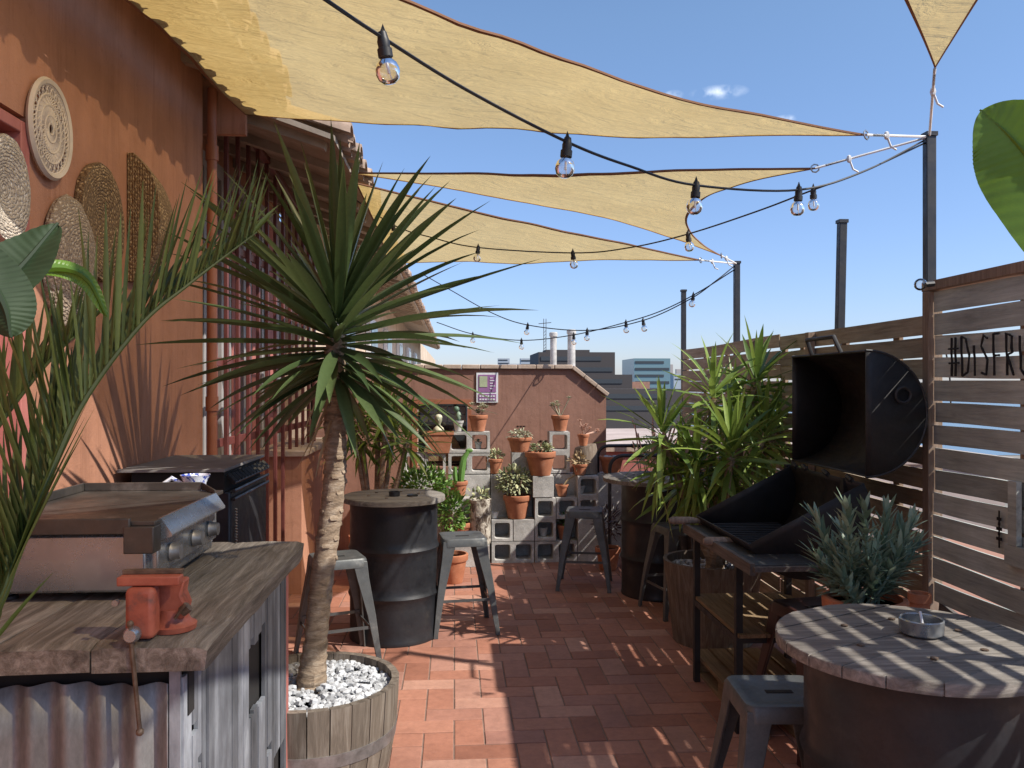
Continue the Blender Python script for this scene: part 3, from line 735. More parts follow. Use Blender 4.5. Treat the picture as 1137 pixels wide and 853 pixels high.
# griddle
gx0,gx1,gy0,gy1=-1.24,-.78,2.22,2.86
gr=T('gas_griddle','stainless gas griddle with browned cooking plate on the left counter','griddle',((gx0+gx1)/2,(gy0+gy1)/2,CZ))
MB().box(gx0+.02,gx1-.03,gy0+.02,gy1-.02,CZ+.022,CZ+.175).build('body',M['steel'],gr,bevel=.008)
MB().box(gx1-.035,gx1-.008,gy0+.05,gy1-.05,CZ+.06,CZ+.165).build('control_panel',M['steel'],gr,bevel=.006)
plt=MB().box(gx0,gx1,gy0,gy1,CZ+.20,CZ+.212)
plt.box(gx0,gx0+.008,gy0,gy1,CZ+.2125,CZ+.24).box(gx0+.0085,gx1-.07,gy1-.008,gy1,CZ+.2125,CZ+.24)
plt.add([(gx1-.07,gy1,CZ+.2125),(gx1-.07,gy1-.008,CZ+.2125),(gx1,gy1-.1,CZ+.2125),(gx1-.0,gy1-.092,CZ+.2125),(gx1-.07,gy1,CZ+.24),(gx1-.07,gy1-.008,CZ+.24),(gx1,gy1-.1,CZ+.225),(gx1,gy1-.092,CZ+.225)],[(0,1,2,3),(4,7,6,5),(0,4,5,1),(1,5,6,2),(2,6,7,3),(3,7,4,0)])
plt.build('plate',M['griddle'],gr,bevel=.002)
MB().prism([(gx1+.001,CZ+.155),(gx1+.03,CZ+.165),(gx1+.03,CZ+.172),(gx1+.001,CZ+.214),(gx1-.006,CZ+.214)],gy0+.04,gy1-.09).build('drip_edge',M['steel'],gr)
MB().box(gx0,gx1-.06,gy0-.012,gy0-.001,CZ+.18,CZ+.222).box(gx1-.075,gx1+.002,gy0-.016,gy0+.04,CZ+.13,CZ+.2).build('front_lip',M['griddle'],gr,bevel=.003)
for yy in (gy0+.14,gy0+.34,gy0+.5):
    k=T('knob',None,None); bpy.data.objects.remove(k)
    MB().lathe([(0,0),(.023,0),(.026,.005),(.022,.012),(.02,.03),(0,.032)],18,(gx1-.008,yy,CZ+.105),Matrix.Rotation(PI/2,4,'Y')).build('knob',M['hoop'],gr)
for xx in (gx0+.06,gx1-.08):
    for yy in (gy0+.07,gy1-.07): MB().lathe([(0,0),(.022,0),(.022,.008),(.012,.010),(.012,.024),(0,.024)],12,(xx,yy,CZ+.001)).build('foot',M['black'],gr)
# vise
v0=U(182,697,1.93); v0.z=CZ; v0.y=1.925
vs=T('bench_vise','red orange bench vise with hanging rod clamped to the counter edge','vise',v0)
vx,vy=v0.x,v0.y
b=MB().lathe([(0,0),(.052,0),(.054,.012),(.042,.018),(.036,.03),(.034,.05),(0,.05)],24,(vx+.022,vy+.05,CZ+.002)); b.build('base',M['vise'],vs)
b=MB()
b.loft([[Vector((vx-.0+sx,yy,CZ+zz)) for sx,zz in pr] for yy,pr in ((vy+.02,[(.0,.03),(.055,.03),(.062,.06),(.05,.085),(.06,.12),(-.01,.12),(-.005,.08)]),(vy+.085,[(.0,.03),(.05,.03),(.056,.06),(.046,.085),(.05,.115),(0,.115),(0,.08)]))])
b.build('fixed_jaw',M['vise'],vs,bevel=.005)
b=MB().box(vx-.052,vx+.012,vy-.045,vy+.005,CZ+.004,CZ+.118); b.build('moving_jaw',M['vise'],vs,bevel=.012)
b=MB().box(vx-.074,vx+.062,vy-.03,vy+.004,CZ+.12,CZ+.14); b.build('jaw_plate',M['vise'],vs,bevel=.003)
MB().box(vx-.072,vx+.06,vy-.002,vy+.016,CZ+.1405,CZ+.150).build('jaw_insert',M['rust'],vs,bevel=.001)
MY=Matrix.Rotation(PI/2,4,'X')
MB().lathe([(0,0),(.014,0),(.018,.008),(.018,.022),(.013,.03),(0,.03)],18,(vx-.028,vy-.045,CZ+.022),MY).build('screw',M['steel'],vs)
MB().lathe([(0,0),(.007,0),(.007,.012),(0,.012)],12,(vx-.066,vy-.046,CZ+.09),MY).build('bolt',M['steel'],vs)
rx=vx-.03; MB().tube([(rx,vy-.066,CZ+.045),(rx+.002,vy-.066,CZ+.01),(rx+.022,vy-.07,CZ-.185)],.0052,8).blob((rx+.022,vy-.07,CZ-.187),.009,8,6).blob((rx,vy-.066,CZ+.047),.008,8,6).build('handle_rod',M['rust'],vs)
MB().lathe([(0,0),(.012,0),(.012,.02),(0,.02)],8,(vx+.055,vy+.012,CZ+.05),Matrix.Rotation(.9,4,'Y')).tube([(vx+.045,vy-.005,CZ+.04),(vx+.07,vy-.01,CZ+.075)],.004,6).build('clamp_bolt',M['rust'],vs)
# jug
j0=Vector((-.90,2.95,CZ+.02))
jg_=T('china_jug','blue and white china jug behind the griddle','jug',j0)
MB().lathe([(0,0),(.055,0),(.056,.008),(.035,.022),(.03,.04),(.05,.08),(.058,.12),(.05,.16),(.036,.19),(.036,.205),(.05,.235),(.047,.235),(.033,.205),(.03,.19),(.03,.15),(0,.1)],24,j0).build('body',M['china'],jg_)
MB().tube([j0+Vector((-.035,-.01,.2)),j0+Vector((-.075,-.015,.225)),j0+Vector((-.11,-.02,.2)),j0+Vector((-.11,-.02,.14)),j0+Vector((-.055,-.01,.09))],[.008]*5,8).build('handle',M['china'],jg_)
# black cooker beyond the counter
kx0,kx1,ky0,ky1=-1.385,-.94,3.5,4.22
kb=T('covered_cooker','black cooker under a flat grey metal sheet against the orange wall','cooker',((kx0+kx1)/2,3.86,0))
MB().box(kx0+.03,kx1,ky0+.06,ky1,0.02,1.2).build('body',M['black'],kb,bevel=.01)
MB().box(kx0,kx1-.01,ky0,ky1,1.285,1.297).build('top_sheet',M['dusty'],kb,bevel=.002)
g2=MB()
for i in range(12): g2.tube([(kx1-.01,ky0+.05+i*.055,1.27),(kx1+.02,ky0+.06+i*.055,1.24)],.012,6)
for i in range(3): g2.tube([(kx1+.012,ky0+.06,1.235-.035*i),(kx1+.012,ky1-.02,1.235-.035*i)],.008,6)
g2.build('side_rack',M['black'],kb)
g3=MB()
for i in range(30): g3.tube([(kx1+.006,ky0+.1,1.12-i*.012),(kx1+.014,ky0+.107,1.116-i*.012),(kx1+.006,ky0+.114,1.11-i*.012)],.002,4)
g3.build('coiled_spring',M['steel'],kb)
MB().box(kx0+.05,kx1-.02,ky0+.03,ky1-.05,1.2,1.282).build('lid_box',M['dark'],kb)

# ------------------------------------------------------------------ baskets on wall
def basket(name,label,px0,px1,py0,py1,mat,depth=.05,kind='bowl'):
    a_=UX(px0,(py0+py1)/2,WX); b_=UX(px1,(py0+py1)/2,WX); yc=(a_.y+b_.y)/2; ry=abs(b_.y-a_.y)/2
    pm=(px0+px1)/2; zt1=UX(pm,py0,WX).z; zb1=UX(pm,py1,WX).z; zc=(zt1+zb1)/2; rz=(zt1-zb1)/2
    t=MB(); n=40; loops=[]
    if kind=='half':
        pts=[(-1,1.0),(-1,.33),(-1,-.33),(-1,-1.0)]
        out=[]
        for k in range(25):
            th=-PI/2+PI*k/24; out.append((-.9+1.9*math.cos(th)*1.0,math.sin(th)))
        def ring(s,xo): return [Vector((WX+xo,yc+ry*((yy+.9)*s-.9),zc+rz*zz*(s if s>.0 else 0))) for yy,zz in out]
        t.loft([ring(1,.004),ring(1.0,.03),ring(.9,.055),ring(.7,.1),ring(.4,.13),ring(.02,.14)])
    else:
        prof=[(1,.004),(1.01,.02),(1.0,.034),(.95,.036),(.85,.034+depth*.15),(.6,.034-depth*.2+.01),(.3,.02),(.03,.016)] if kind=='bowl' else [(1,.01),(1.02,.025),(.98,.04),(.9,.05),(.7,.05+depth*.5),(.4,.05+depth*.8),(.02,.05+depth)]
        for s,xo in prof: loops.append([Vector((WX+xo,yc+ry*s*math.cos(2*PI*k/n)*(1+.012*math.sin(k*1.7)),zc+rz*s*math.sin(2*PI*k/n)*(1+.012*math.cos(k*2.3)))) for k in range(n)])
        t.loft(loops)
    o=t.build(name,mat,origin=(WX,yc,zc)); tag(o,label,'basket','woven baskets on the orange wall'); return yc,zc,ry,rz
# lattice plate
a_=UX(33,147,WX+.02); b_=UX(77,147,WX+.02); yc=(a_.y+b_.y)/2; ry=abs(b_.y-a_.y)/2; zc=UX(55,147,WX).z; rz=ry*1.03
rz=(UX(55,95,WX).z-UX(55,198,WX).z)/2
la=T('lattice_plate','round pale openwork cane plate, highest on the orange wall','wall decoration',(WX,yc,zc),'woven baskets on the orange wall')
q=MB()
def ringt(mb,s,r,x=.02): mb.tube([Vector((WX+x,yc+ry*s*math.cos(2*PI*k/40),zc+rz*s*math.sin(2*PI*k/40))) for k in range(41)],r,5,False)
ringt(q,1,.012); q.build('rim',M['lattice'],la)
q=MB(); 
for s in (.93,.72,.5,.28,.12): ringt(q,s,.0045)
for k in range(48):
    t0=2*PI*k/48
    for sgn in (1,-1):
        pts=[]
        for m_ in range(9):
            s=.12+.85*m_/8; th=t0+sgn*.28*math.sin(m_/8*PI*2); pts.append(Vector((WX+.02,yc+ry*s*math.cos(th),zc+rz*s*math.sin(th))))
        if k%2==0 or sgn>0: q.tube(pts,.0028,4,False)
q.build('openwork',M['lattice'],la)
basket('woven_basket','brown seagrass basket plate between the pale one and the half one',80,129,182,312,M['sea_weave'])
basket('half_basket','half round golden woven basket, farthest right on the orange wall',138,181,183,318,M['sea_weave2'],kind='half')
basket('woven_basket','pale grey beige woven basket, lowest on the wall behind the leaves',43,94,218,370,M['pale_weave'],.04,'dome')
basket('woven_basket','whitish woven basket cut off by the left edge of the picture',-28,22,150,268,M['white_weave'],.05)

# ------------------------------------------------------------------ drums / tables
def planked_disc(mb,c,r,z0,z1,w,rot=0,gap=.004):
    x=-r+.0005; 
    while x<r-.01:
        xa=x+gap/2; xb=min(x+w,r-.0005)-gap/2
        up=[];dn=[]
        for k in range(7):
            xx=xa+(xb-xa)*k/6; up.append((xx,math.sqrt(max(0,r*r-xx*xx)))); dn.append((xx,-math.sqrt(max(0,r*r-xx*xx))))
        poly=dn+up[::-1]; zz=rnd.uniform(-.0015,.0015)
        n=len(poly); ca,sa=math.cos(rot),math.sin(rot)
        def X(p,z,s=1): return Vector((c[0]+(p[1]*ca-p[0]*sa)*s,c[1]+(p[1]*sa+p[0]*ca)*s,z))
        vs=[X(p,z0) for p in poly]+[X(p,z1+zz-.004) for p in poly]+[X(p,z1+zz,.988) for p in poly]
        fs=[tuple(range(n))[::-1],tuple(range(2*n,3*n))]
        for k in range(n): fs.append((k,(k+1)%n,(k+1)%n+n,k+n)); fs.append((k+n,(k+1)%n+n,(k+1)%n+2*n,k+2*n))
        mb.add(vs,fs); x+=w
def drum_table(label,x,y,r,h,rt,rot,dents=0):
    t=T('barrel_table',label,'table',(x,y,0),'oil drum tables with round wooden tops')
    pf=[(0,.02),(r-.02,.02),(r-.015,.005),(r+.002,.0),(r+.005,.012),(r,.025)]
    for k in range(1,12):
        z=h*k/12; pf.append((r,z)) if k not in (4,8) else pf.extend([(r,z-.03),(r+.006,z-.014),(r+.012,z),(r+.006,z+.014),(r,z+.03)])
    pf+= [(r,h-.02),(r+.005,h-.012),(r+.004,h),(r-.01,h),(r-.014,h-.015),(0,h-.015)]
    MB().lathe(pf,56,(x,y,0)).build('drum',M['drum'],t)
    d=MB(); planked_disc(d,(x,y),rt,h+.001,h+.034,.105,rot); d.build('tabletop',M['disc'],t,angle=50)
    hb=MB()
    for q in range(6):
        an=q*1.05+.3; hb.lathe([(0,0),(.011,0),(.011,.003),(0,.004)],8,(x+rt*.5*math.cos(an),y+rt*.5*math.sin(an),h+.0355))
    hb.build('bolt',M['rust'],t)
    return t
TH=.885
drum_table('black drum table at left with small ashtrays, beside the tall yucca',-.40,5.5,.285,TH,.335,.2)
drum_table('black drum table at the back right under the drooping yucca leaves',1.60,6.45,.285,TH,.43,1.0)
drum_table('nearest black drum table at lower right with a steel ashtray',1.31,2.30,.292,TH,.372,.45)
zt3=TH+.036
p=U(1023,706,2.42); 
t=T('ashtray','round steel ashtray on the nearest drum table','ashtray',(p.x,p.y,zt3))
MB().lathe([(0,.002),(.056,.002),(.06,.006),(.061,.043),(.058,.046),(.055,.043),(.054,.012),(0,.010)],36,(p.x,p.y,zt3)).build('bowl',M['steel'],t)
MB().tube([(p.x+.01,p.y+.01,zt3+.018),(p.x+.02,p.y+.04,zt3+.052)],.004,8).build('cigarette_butt',M['white'],t)
for px,lab in ((378+60,'small black ashtray on the left drum table'),(458,'flat dark coaster on the left drum table')):
    p=U(px,549,5.4); o=MB().lathe([(0,0),(.035,0),(.037,.03 if px<450 else .008),(.03,.03 if px<450 else .008),(.028,.008 if px<450 else .007),(0,.008 if px<450 else .007)],18,(p.x,p.y,zt3)).build('ashtray' if px<450 else 'coaster',M['black']); tag(o,lab,'ashtray' if px<450 else 'coaster')

# ------------------------------------------------------------------ stools
def make_stool(mat,label,loc,rz,group='metal bar stools'):
    t=T('metal_stool',label,'stool',(0,0,0),group)
    H=.63; hs=.152
    def rs(h,r,z,n=5):
        l=[]
        for cx_,cy_,a0 in ((h-r,h-r,0),(-h+r,h-r,PI/2),(-h+r,-h+r,PI),(h-r,-h+r,1.5*PI)):
            for k in range(n+1): a_=a0+PI/2*k/n; l.append(Vector((cx_+r*math.cos(a_),cy_+r*math.sin(a_),z)))
        return l
    s=MB().loft([rs(hs-.004,.04,H-.055),rs(hs,.04,H-.055),rs(hs-.002,.04,H-.012),rs(hs-.008,.036,H-.003),rs(hs-.02,.03,H),rs(hs-.04,.03,H-.005),rs(.07,.02,H-.008),rs(.02,.005,H-.008)])
    so=s.build('seat',mat,t)
    MB().box(-.045,.045,-.013,.013,H-.0075,H-.006).build('grip_hole',M['dark'],so)
    for sx in (-1,1):
        for sy in (-1,1):
            lp=[]
            for z,o_,w,th in ((H-.02,hs-.006,.085,.01),(H-.12,hs+.004,.072,.011),(.3,hs+.036,.05,.011),(.03,hs+.066,.03,.01),(0.0,hs+.069,.032,.012)):
                c=o_
                pr=[(c,c),(c-w,c),(c-w,c-th),(c-th,c-th),(c-th,c-w),(c,c-w)]
                if sx*sy<0: pr=pr[::-1]
                lp.append([Vector((sx*a_,sy*b_,z)) for a_,b_ in pr])
            m=MB().loft(lp); m.build('leg',mat,t,bevel=.003,angle=30)
    c=hs+.042-.012
    for z,pts in ((.23,[(-c,-c),(c,-c)]),(.23,[(-c,c),(c,c)]),(.2,[(-c,-c),(-c,c)]),(.2,[(c,-c),(c,c)])):
        MB().bar((*pts[0],z),(*pts[1],z),.006,.018).build('brace',mat,t)
    t.location=loc; t.rotation_euler=(0,0,rz); return t
st0=make_stool(M['stool'],'grey metal stool right of the left drum table, in the sun',(.05,5.62,0),R(8))
dup(st0,(-.70,5.0,0),R(20),'grey metal stool left of the left drum table, half behind the yucca trunk')
dup(st0,(1.06,6.72,0),R(-12),'dark grey metal stool left of the back right drum table')
dup(st0,(1.62,5.92,0),R(12),'grey metal stool in front of the back right drum table, beside the barbecue handles')
dup(st0,(1.08,2.70,0),R(-4),'nearest grey metal stool tucked against the lower right drum table')
make_stool(M['stool_red'],'dark red stool behind the nearest drum table, below the barbecue',(1.66,3.72,0),R(10))

# ------------------------------------------------------------------ barbecue
bq=T('drum_barbecue','black barbecue made from a split drum with its lid open','barbecue',(1.6,4.05,0))
BY0,BY1=3.64,4.46
def half(cx,cz,r,a0,a1,n=28,ins=0):
    return [(cx+(r-ins)*math.cos(a0+(a1-a0)*k/n),cz+(r-ins)*math.sin(a0+(a1-a0)*k/n)) for k in range(n+1)]
def halfdrum(cx,cz,r,a0,a1):
    o_=half(cx,cz,r,a0,a1); m=MB()
    m.loft([[Vector((x,BY0,z)) for x,z in o_],[Vector((x,BY1,z)) for x,z in o_]],caps=False,closed=False)
    for y in (BY0,BY1):
        m.add([(x,y,z) for x,z in o_],[tuple(range(len(o_)))])
    return m
lid=halfdrum(1.86,1.515,.285,-PI/2,PI/2).build('lid',M['bbq'],bq,solid=.005)
lr=MB()
for y in (BY0,BY1): lr.tube([Vector((x,y,z)) for x,z in half(1.86,1.515,.288,-PI/2,PI/2)],.006,6)
lr.tube([(1.86,BY0,1.80),(1.86,BY1,1.80)],.006,6); lr.build('rolled_edge',M['bbq'],lid)
MB().tube([(1.83,3.82,1.80),(1.80,3.83,1.875),(1.80,4.13,1.875),(1.83,4.14,1.80)],.011,8).build('lid_handle',M['bbq'],lid)
MB().tube([Vector((2.03+.035*math.cos(2*PI*k/16),BY0-.012,1.60+.035*math.sin(2*PI*k/16))) for k in range(17)],.008,6).build('vent_ring',M['bbq'],lid)
tc=(1.585,1.065); tr=.297; th=R(27)
trg=halfdrum(tc[0],tc[1],tr,-PI+th,th).build('trough',M['bbq'],bq,solid=.005)
gg=MB()
for k in range(16):
    y=BY0+.03+k*.05; x0=tc[0]-tr*.86*math.cos(th); z0=tc[1]-tr*.86*math.sin(th)-.06; x1=tc[0]+tr*.86*math.cos(th); z1=tc[1]+tr*.86*math.sin(th)-.1
    gg.tube([(x0,y,z0),(x1-.05,y,z0)],.004,4)
gg.build('grate',M['bbq'],trg)
MB().box(1.26,1.55,3.42,4.42,.862,.885).build('front_shelf',M['bbq'],bq,bevel=.003)
MB().bar((1.255,3.42,.865),(1.255,4.45,.865),.022,.05).bar((1.255,3.42,.87),(1.55,3.42,.87),.05,.02).build('shelf_rail',M['diag'],bq)
for x,y in ((1.34,3.84),(1.34,4.52),(1.86,3.84),(1.86,4.52)): MB().bar((x,y,0),(x,y,.86 if x<1.5 else 1.2),.032,.032).build('leg',M['bbq'],bq)
MB().bar((1.34,3.84,.44),(1.34,4.52,.44),.03,.03).bar((1.86,3.84,.44),(1.86,4.52,.44),.03,.03).bar((1.34,4.52,.44),(1.86,4.52,.44),.03,.03).bar((1.34,3.84,.44),(1.86,3.84,.44),.03,.03).build('crossbar',M['bbq'],bq)
sw=MB()
for k in range(4): sw.box(1.33+k*.135,1.33+k*.135+.13,3.8,4.56,.457,.475)
sw.build('lower_shelf',M['shelfwood'],bq)
for (px,py,d) in ((743,578,4.5),(781,601,4.02)):
    p=U(px,py,d); MB().tube([p,p+Vector((.02,0,0)),p+Vector((.12,0,.0)),p+Vector((.17,0,-.005))],[.012,.021,.019,.013],10).build('handle',M['log'],bq)
    MB().tube([p+Vector((.17,0,0)),Vector((1.36,p.y,.87))],.008,6).build('handle_bar',M['bbq'],bq)
for y in (3.75,4.0,4.25,4.38): MB().tube([(1.85,y,1.2),(1.85,y+.05,1.215)],.012,6).build('hinge',M['bbq'],bq)
# pallet
pt=T('pallet','low wooden pallet on the floor under the barbecue','pallet',(1.6,4.2,0))
pb=MB()
for k in range(5): pb.box(1.37+k*.1,1.37+k*.1+.085,3.75,4.7,.1,.12)
pb.build('deck',M['shelfwood'],pt)
pb=MB()
for x in (1.38,1.58,1.76):
    for y in (3.77,4.18,4.6): pb.box(x,x+.08,y,y+.09,.02,.0985)
    pb.box(x,x+.08,3.75,4.7,0,.0185)
pb.build('blocks',M['shelfwood'],pt)

# ------------------------------------------------------------------ plants
GA=2.399963
def crown(mb,c,n,L,w,axis=Vector((0,0,1)),emax=86,emin=-55,droop=.35,segs=7,h=.12,fold=.3,r=rnd,pw=.8,shape='blade'):
    for i in range(n):
        f=(i+.5)/n; el=R(emax+(emin-emax)*f**pw+r.uniform(-7,7)); az=i*GA+r.uniform(-.25,.25)
        d=Vector((math.cos(az)*math.cos(el),math.sin(az)*math.cos(el),math.sin(el)))
        q=axis.normalized(); rot=Vector((0,0,1)).rotation_difference(q); d=rot@d
        base=Vector(c)+q*h*(.5-f)+d*.02
        ll=L*r.uniform(.82,1.1)*(.72+.5*math.sin(PI*min(1,f+.12)))
        mb.leaf(base,d,ll,w*r.uniform(.8,1.15),droop*r.uniform(.2,1.6)*(1.5 if el<.1 else 1),segs,fold,shape=shape,twist=r.uniform(-.6,.6))
def scatter_leaves(mb,c,rad,n,size,r=rnd,shape='oval',up=.4,w=.5,bottom=-1):
    c=Vector(c); rad=Vector(rad) if not isinstance(rad,(int,float)) else Vector((rad,)*3)
    k=0
    while k<n:
        v=Vector((r.uniform(-1,1),r.uniform(-1,1),r.uniform(-1,1)))
        if v.length>1 or v.z<bottom: continue
        nz=noise.noise((c+v)*3.1+Vector((3,1,7)))
        if v.length>.8+.4*nz: continue
        p=c+Vector((v.x*rad.x,v.y*rad.y,v.z*rad.z)); d=(v.normalized()+Vector((r.uniform(-.7,.7),r.uniform(-.7,.7),up+r.uniform(-.4,.5)))).normalized()
        mb.leaf(p,d,size*r.uniform(.6,1.3),size*w*r.uniform(.7,1.2),.3,3,.3,shape=shape,twist=r.uniform(-1.5,1.5)); k+=1
def fat_leaves(mb,c,rad,n,size,r=rnd):
    c=Vector(c); rad=Vector(rad)
    k=0
    while k<n:
        v=Vector((r.uniform(-1,1),r.uniform(-1,1),r.uniform(-.6,1)))
        if v.length>1 or v.length<.3: continue
        p=c+Vector((v.x*rad.x,v.y*rad.y,v.z*rad.z)); s=size*r.uniform(.6,1.2)
        mt=v.to_track_quat('Z','Y').to_matrix().to_4x4()@Matrix.Rotation(r.uniform(-.8,.8),4,'X')
        mb.blob(p,(s*.55,s*.28,s),5,4,mt); k+=1
def rosette(mb,c,R_,n,r=rnd,w=.4,lift=25):
    for i in range(n):
        f=(i+.5)/n; el=R(85-75*f+lift*(1-f)*.2); az=i*GA; d=Vector((math.cos(az)*math.cos(el),math.sin(az)*math.cos(el),math.sin(el)))
        mb.leaf(Vector(c)+d*.004,d,R_*(.5+.5*f),R_*w,-.2,4,.5,shape='oval')
# --- main yucca in half barrel planter
pc=Vector((-.57,3.36,0))
yk=T('potted_yucca','tall single trunk spiky yucca in a half barrel filled with white pebbles','plant',pc)
ph=.47; rt_,rb=.345,.27
pl_=MB(); ns=26
for k in range(ns):
    t0=2*PI*k/ns; t1=2*PI*(k+1)/ns-.012; rows=[]
    for q in range(7):
        f=q/6; rr=rb+(rt_-rb)*f+.018*math.sin(PI*f)
        rows.append((rr,ph*f))
    lp=[]
    rj=rnd.uniform(-.0015,.0015)
    for rr,z in rows:
        rr+=rj
        lp.append([pc+Vector((rr*math.cos(t0),rr*math.sin(t0),z)),pc+Vector(((rr+.001)*math.cos((t0+t1)/2),(rr+.001)*math.sin((t0+t1)/2),z)),pc+Vector((rr*math.cos(t1),rr*math.sin(t1),z)),pc+Vector(((rr-.028)*math.cos(t1),(rr-.028)*math.sin(t1),z)),pc+Vector(((rr-.028)*math.cos(t0),(rr-.028)*math.sin(t0),z))])
    pl_.loft(lp)
pl_.build('planter',M['barrelwood'],yk)
for z0,z1 in ((.25,.3),(.05,.09)):
    def rz_(z): f=z/ph; return rb+(rt_-rb)*f+.018*math.sin(PI*f)+.004
    MB().lathe([(rz_(z0)-.004,z0),(rz_(z0),z0),(rz_(z1),z1),(rz_(z1)-.004,z1),(rz_(z0)-.004,z0)],52,pc).build('hoop',M['hoop'],yk)
MB().lathe([(0,ph-.05),(rt_-.03,ph-.05)],32,pc).lathe([(0,ph-.07),(rt_-.04,ph-.07),(0,ph-.06)],32,pc).build('soil',M['soil'],yk)
pe=MB(); r2=random.Random(5)
for k in range(1150):
    rr=math.sqrt(r2.random())*(rt_-.035); an=r2.uniform(0,2*PI); s=r2.uniform(.007,.018)
    mt=Matrix.Rotation(r2.uniform(0,6),4,'Z')@Matrix.Rotation(r2.uniform(-.7,.7),4,'X')
    pe.blob(pc+Vector((rr*math.cos(an),rr*math.sin(an),ph-.042+r2.uniform(0,.026)*(1-(rr/rt_)**2)+r2.uniform(0,.008))),(s*1.3,s,s*.7),5,3,mt)
tag(pe.build('pebbles',M['gravel'],yk,smooth=False),kind='stuff')
def trunkpath(pts,m=10): return cr(pts,m)
tp=[U(344,775,3.30),U(349,725,3.32),U(358,640,3.36),U(371,540,3.4),U(372,470,3.4),U(371,420,3.4),U(374,372,3.4)]
path=trunkpath(tp,14); tr_=MB()
nn=len(path); rad=[]
for i,p in enumerate(path):
    f=i/(nn-1); rad.append((.048-.006*f+.016*max(0,1-f*5))*(1+.05*math.sin(i*2.1)+.06*noise.noise(Vector((i*.9,0,0)))))
# ringed bark: n=18 with noise
up=Vector((1,0,0)); loops=[]
for i,p in enumerate(path):
    l=[]
    for k in range(20):
        an=2*PI*k/20; rr=rad[i]*(1+.10*noise.noise(Vector((math.cos(an)*2.2,math.sin(an)*2.2,p.z*14))))
        l.append(p+Vector((rr*math.cos(an),rr*math.sin(an),0)))
    loops.append(l)
tr_.loft(loops)
# leaf scars/diamond bark higher up
for i in range(90):
    f=i/90; j=int((.38+.58*f)*(nn-1)); p=path[j]; an=i*GA; d=Vector((math.cos(an),math.sin(an),0))
    mt=Matrix.Rotation(an,4,'Z')@Matrix.Rotation(-.35,4,'Y')
    tr_.blob(p+d*rad[j]*.93,(.008,.021,.014),6,4,mt)
tr_.build('trunk',M['trunk'],yk)
cc=path[-1]; r3=random.Random(21)
lf=MB(); crown(lf,cc+Vector((0,0,-.02)),138,.66,.045,axis=Vector((.06,0,1)),emax=84,emin=-34,droop=.17,segs=8,h=.3,fold=.5,r=r3,pw=.72)
lf.build('leaves',M['yucca'],yk,angle=180)
l2=MB()
for (px,py,dx,dz,L_) in ((385,420,.55,-.75,.42),(390,410,.8,-.62,.62),(384,405,.95,-.32,.66),(360,415,-.75,-.5,.5),(382,425,.15,-.95,.3),(388,412,.7,-.45,.55)):
    l2.leaf(U(px,py,3.34),RT*dx+Vector((0,0,dz))+FW*r3.uniform(-.3,.2),L_,.045,.5,8,.3)
l2.build('drooping_leaves',M['yucca'],yk,angle=180)
dl=MB()
for k in range(14):
    an=k*1.3; dl.leaf(cc+Vector((.03*math.cos(an),.03*math.sin(an),-.12-.016*k)),Vector((math.cos(an)*.5,math.sin(an)*.5,-.8)),.28,.016,.2,5,.5)
dl.build('dry_leaves',M['dryl'],yk,angle=180)

# generic pot
def potshape(mb,c,r,h,rim=True):
    t=r*.12
    mb.lathe([(0,0),(r*.66,0),(r*.68,.004),(r*.93,h*.76),(r*1.0,h*.77),(r*1.03,h*.8),(r*1.04,h*.98),(r*1.0,h),(r*.9,h),(r*.88,h*.85),(0,h*.85)],26,c)
def pot(name,label,loc,r,h,mat='terra',group='terracotta pots on the cinder blocks',cat='potted plant',soil=True):
    t=T(name,label,cat,loc,group); m=MB(); potshape(m,loc,r,h); m.build('pot',M[mat],t)
    if soil: MB().lathe([(0,h*.87),(r*.87,h*.87)],18,loc).build('soil',M['soil'],t)
    return t
# --- right yucca clump
yp=Vector((1.66,5.25,0))
y2=T('potted_yucca','bright green many headed yucca in a dark half barrel behind the barbecue','plant',yp)
pp_=MB(); pp_.lathe([(0,0),(.25,0),(.31,.5),(.315,.52),(.29,.52),(.285,.46),(0,.46)],28,yp); pp_.build('planter',M['barrelwood'],y2)
g=MB(); r4=random.Random(9)
for k in range(220):
    rr=math.sqrt(r4.random())*.27; an=r4.uniform(0,2*PI); s=r4.uniform(.01,.018); g.blob(yp+Vector((rr*math.cos(an),rr*math.sin(an),.468)),(s*1.3,s,s*.7),5,3,Matrix.Rotation(an*3,4,'Z'))
tag(g.build('pebbles',M['gravel'],y2,smooth=False),kind='stuff')
tk=MB(); lv=MB()
heads=[((737,468),5.3,24,.42),((792,425),5.35,24,.42),((838,412),5.5,26,.42),((812,490),5.05,34,.44),((775,505),5.2,26,.42),((846,470),5.35,28,.42),((758,515),5.35,22,.42),((815,445),5.6,22,.42),((862,455),5.7,18,.4),((800,530),5.2,18,.4)]
for (hx,hy),d,n,L_ in heads:
    L_*=.86; c=U(hx,hy+22,d); tk.tube(cr([yp+Vector((r4.uniform(-.05,.05),r4.uniform(-.05,.05),.45)),yp.lerp(c,.45)+Vector((0,0,.25)),c+Vector((0,0,.02))],6),[.034-.0008*i for i in range(13)],8)
    ax=(c-yp-Vector((0,0,.2))); ax.z=abs(ax.z)+.5; crown(lv,c,int(n*1.7),L_,.037,axis=ax,emax=84,emin=-58,droop=.45,segs=6,h=.2,fold=.3,r=r4,pw=.9)
sk=MB()
for (hx,hy),d,n,L_ in heads:
    c=U(hx,hy,d)
    for k in range(5):
        an=r4.uniform(0,6.28); sk.leaf(c+Vector((0,0,-.06-.02*k)),Vector((math.cos(an)*.5,math.sin(an)*.5,-.8)),.26,.018,.3,5,.5)
sk.build('dry_leaves',M['dryl'],y2,angle=180)
tk.build('trunk',M['trunk'],y2); lv.build('leaves',M['yucca_b'],y2,angle=180)
hl=MB()
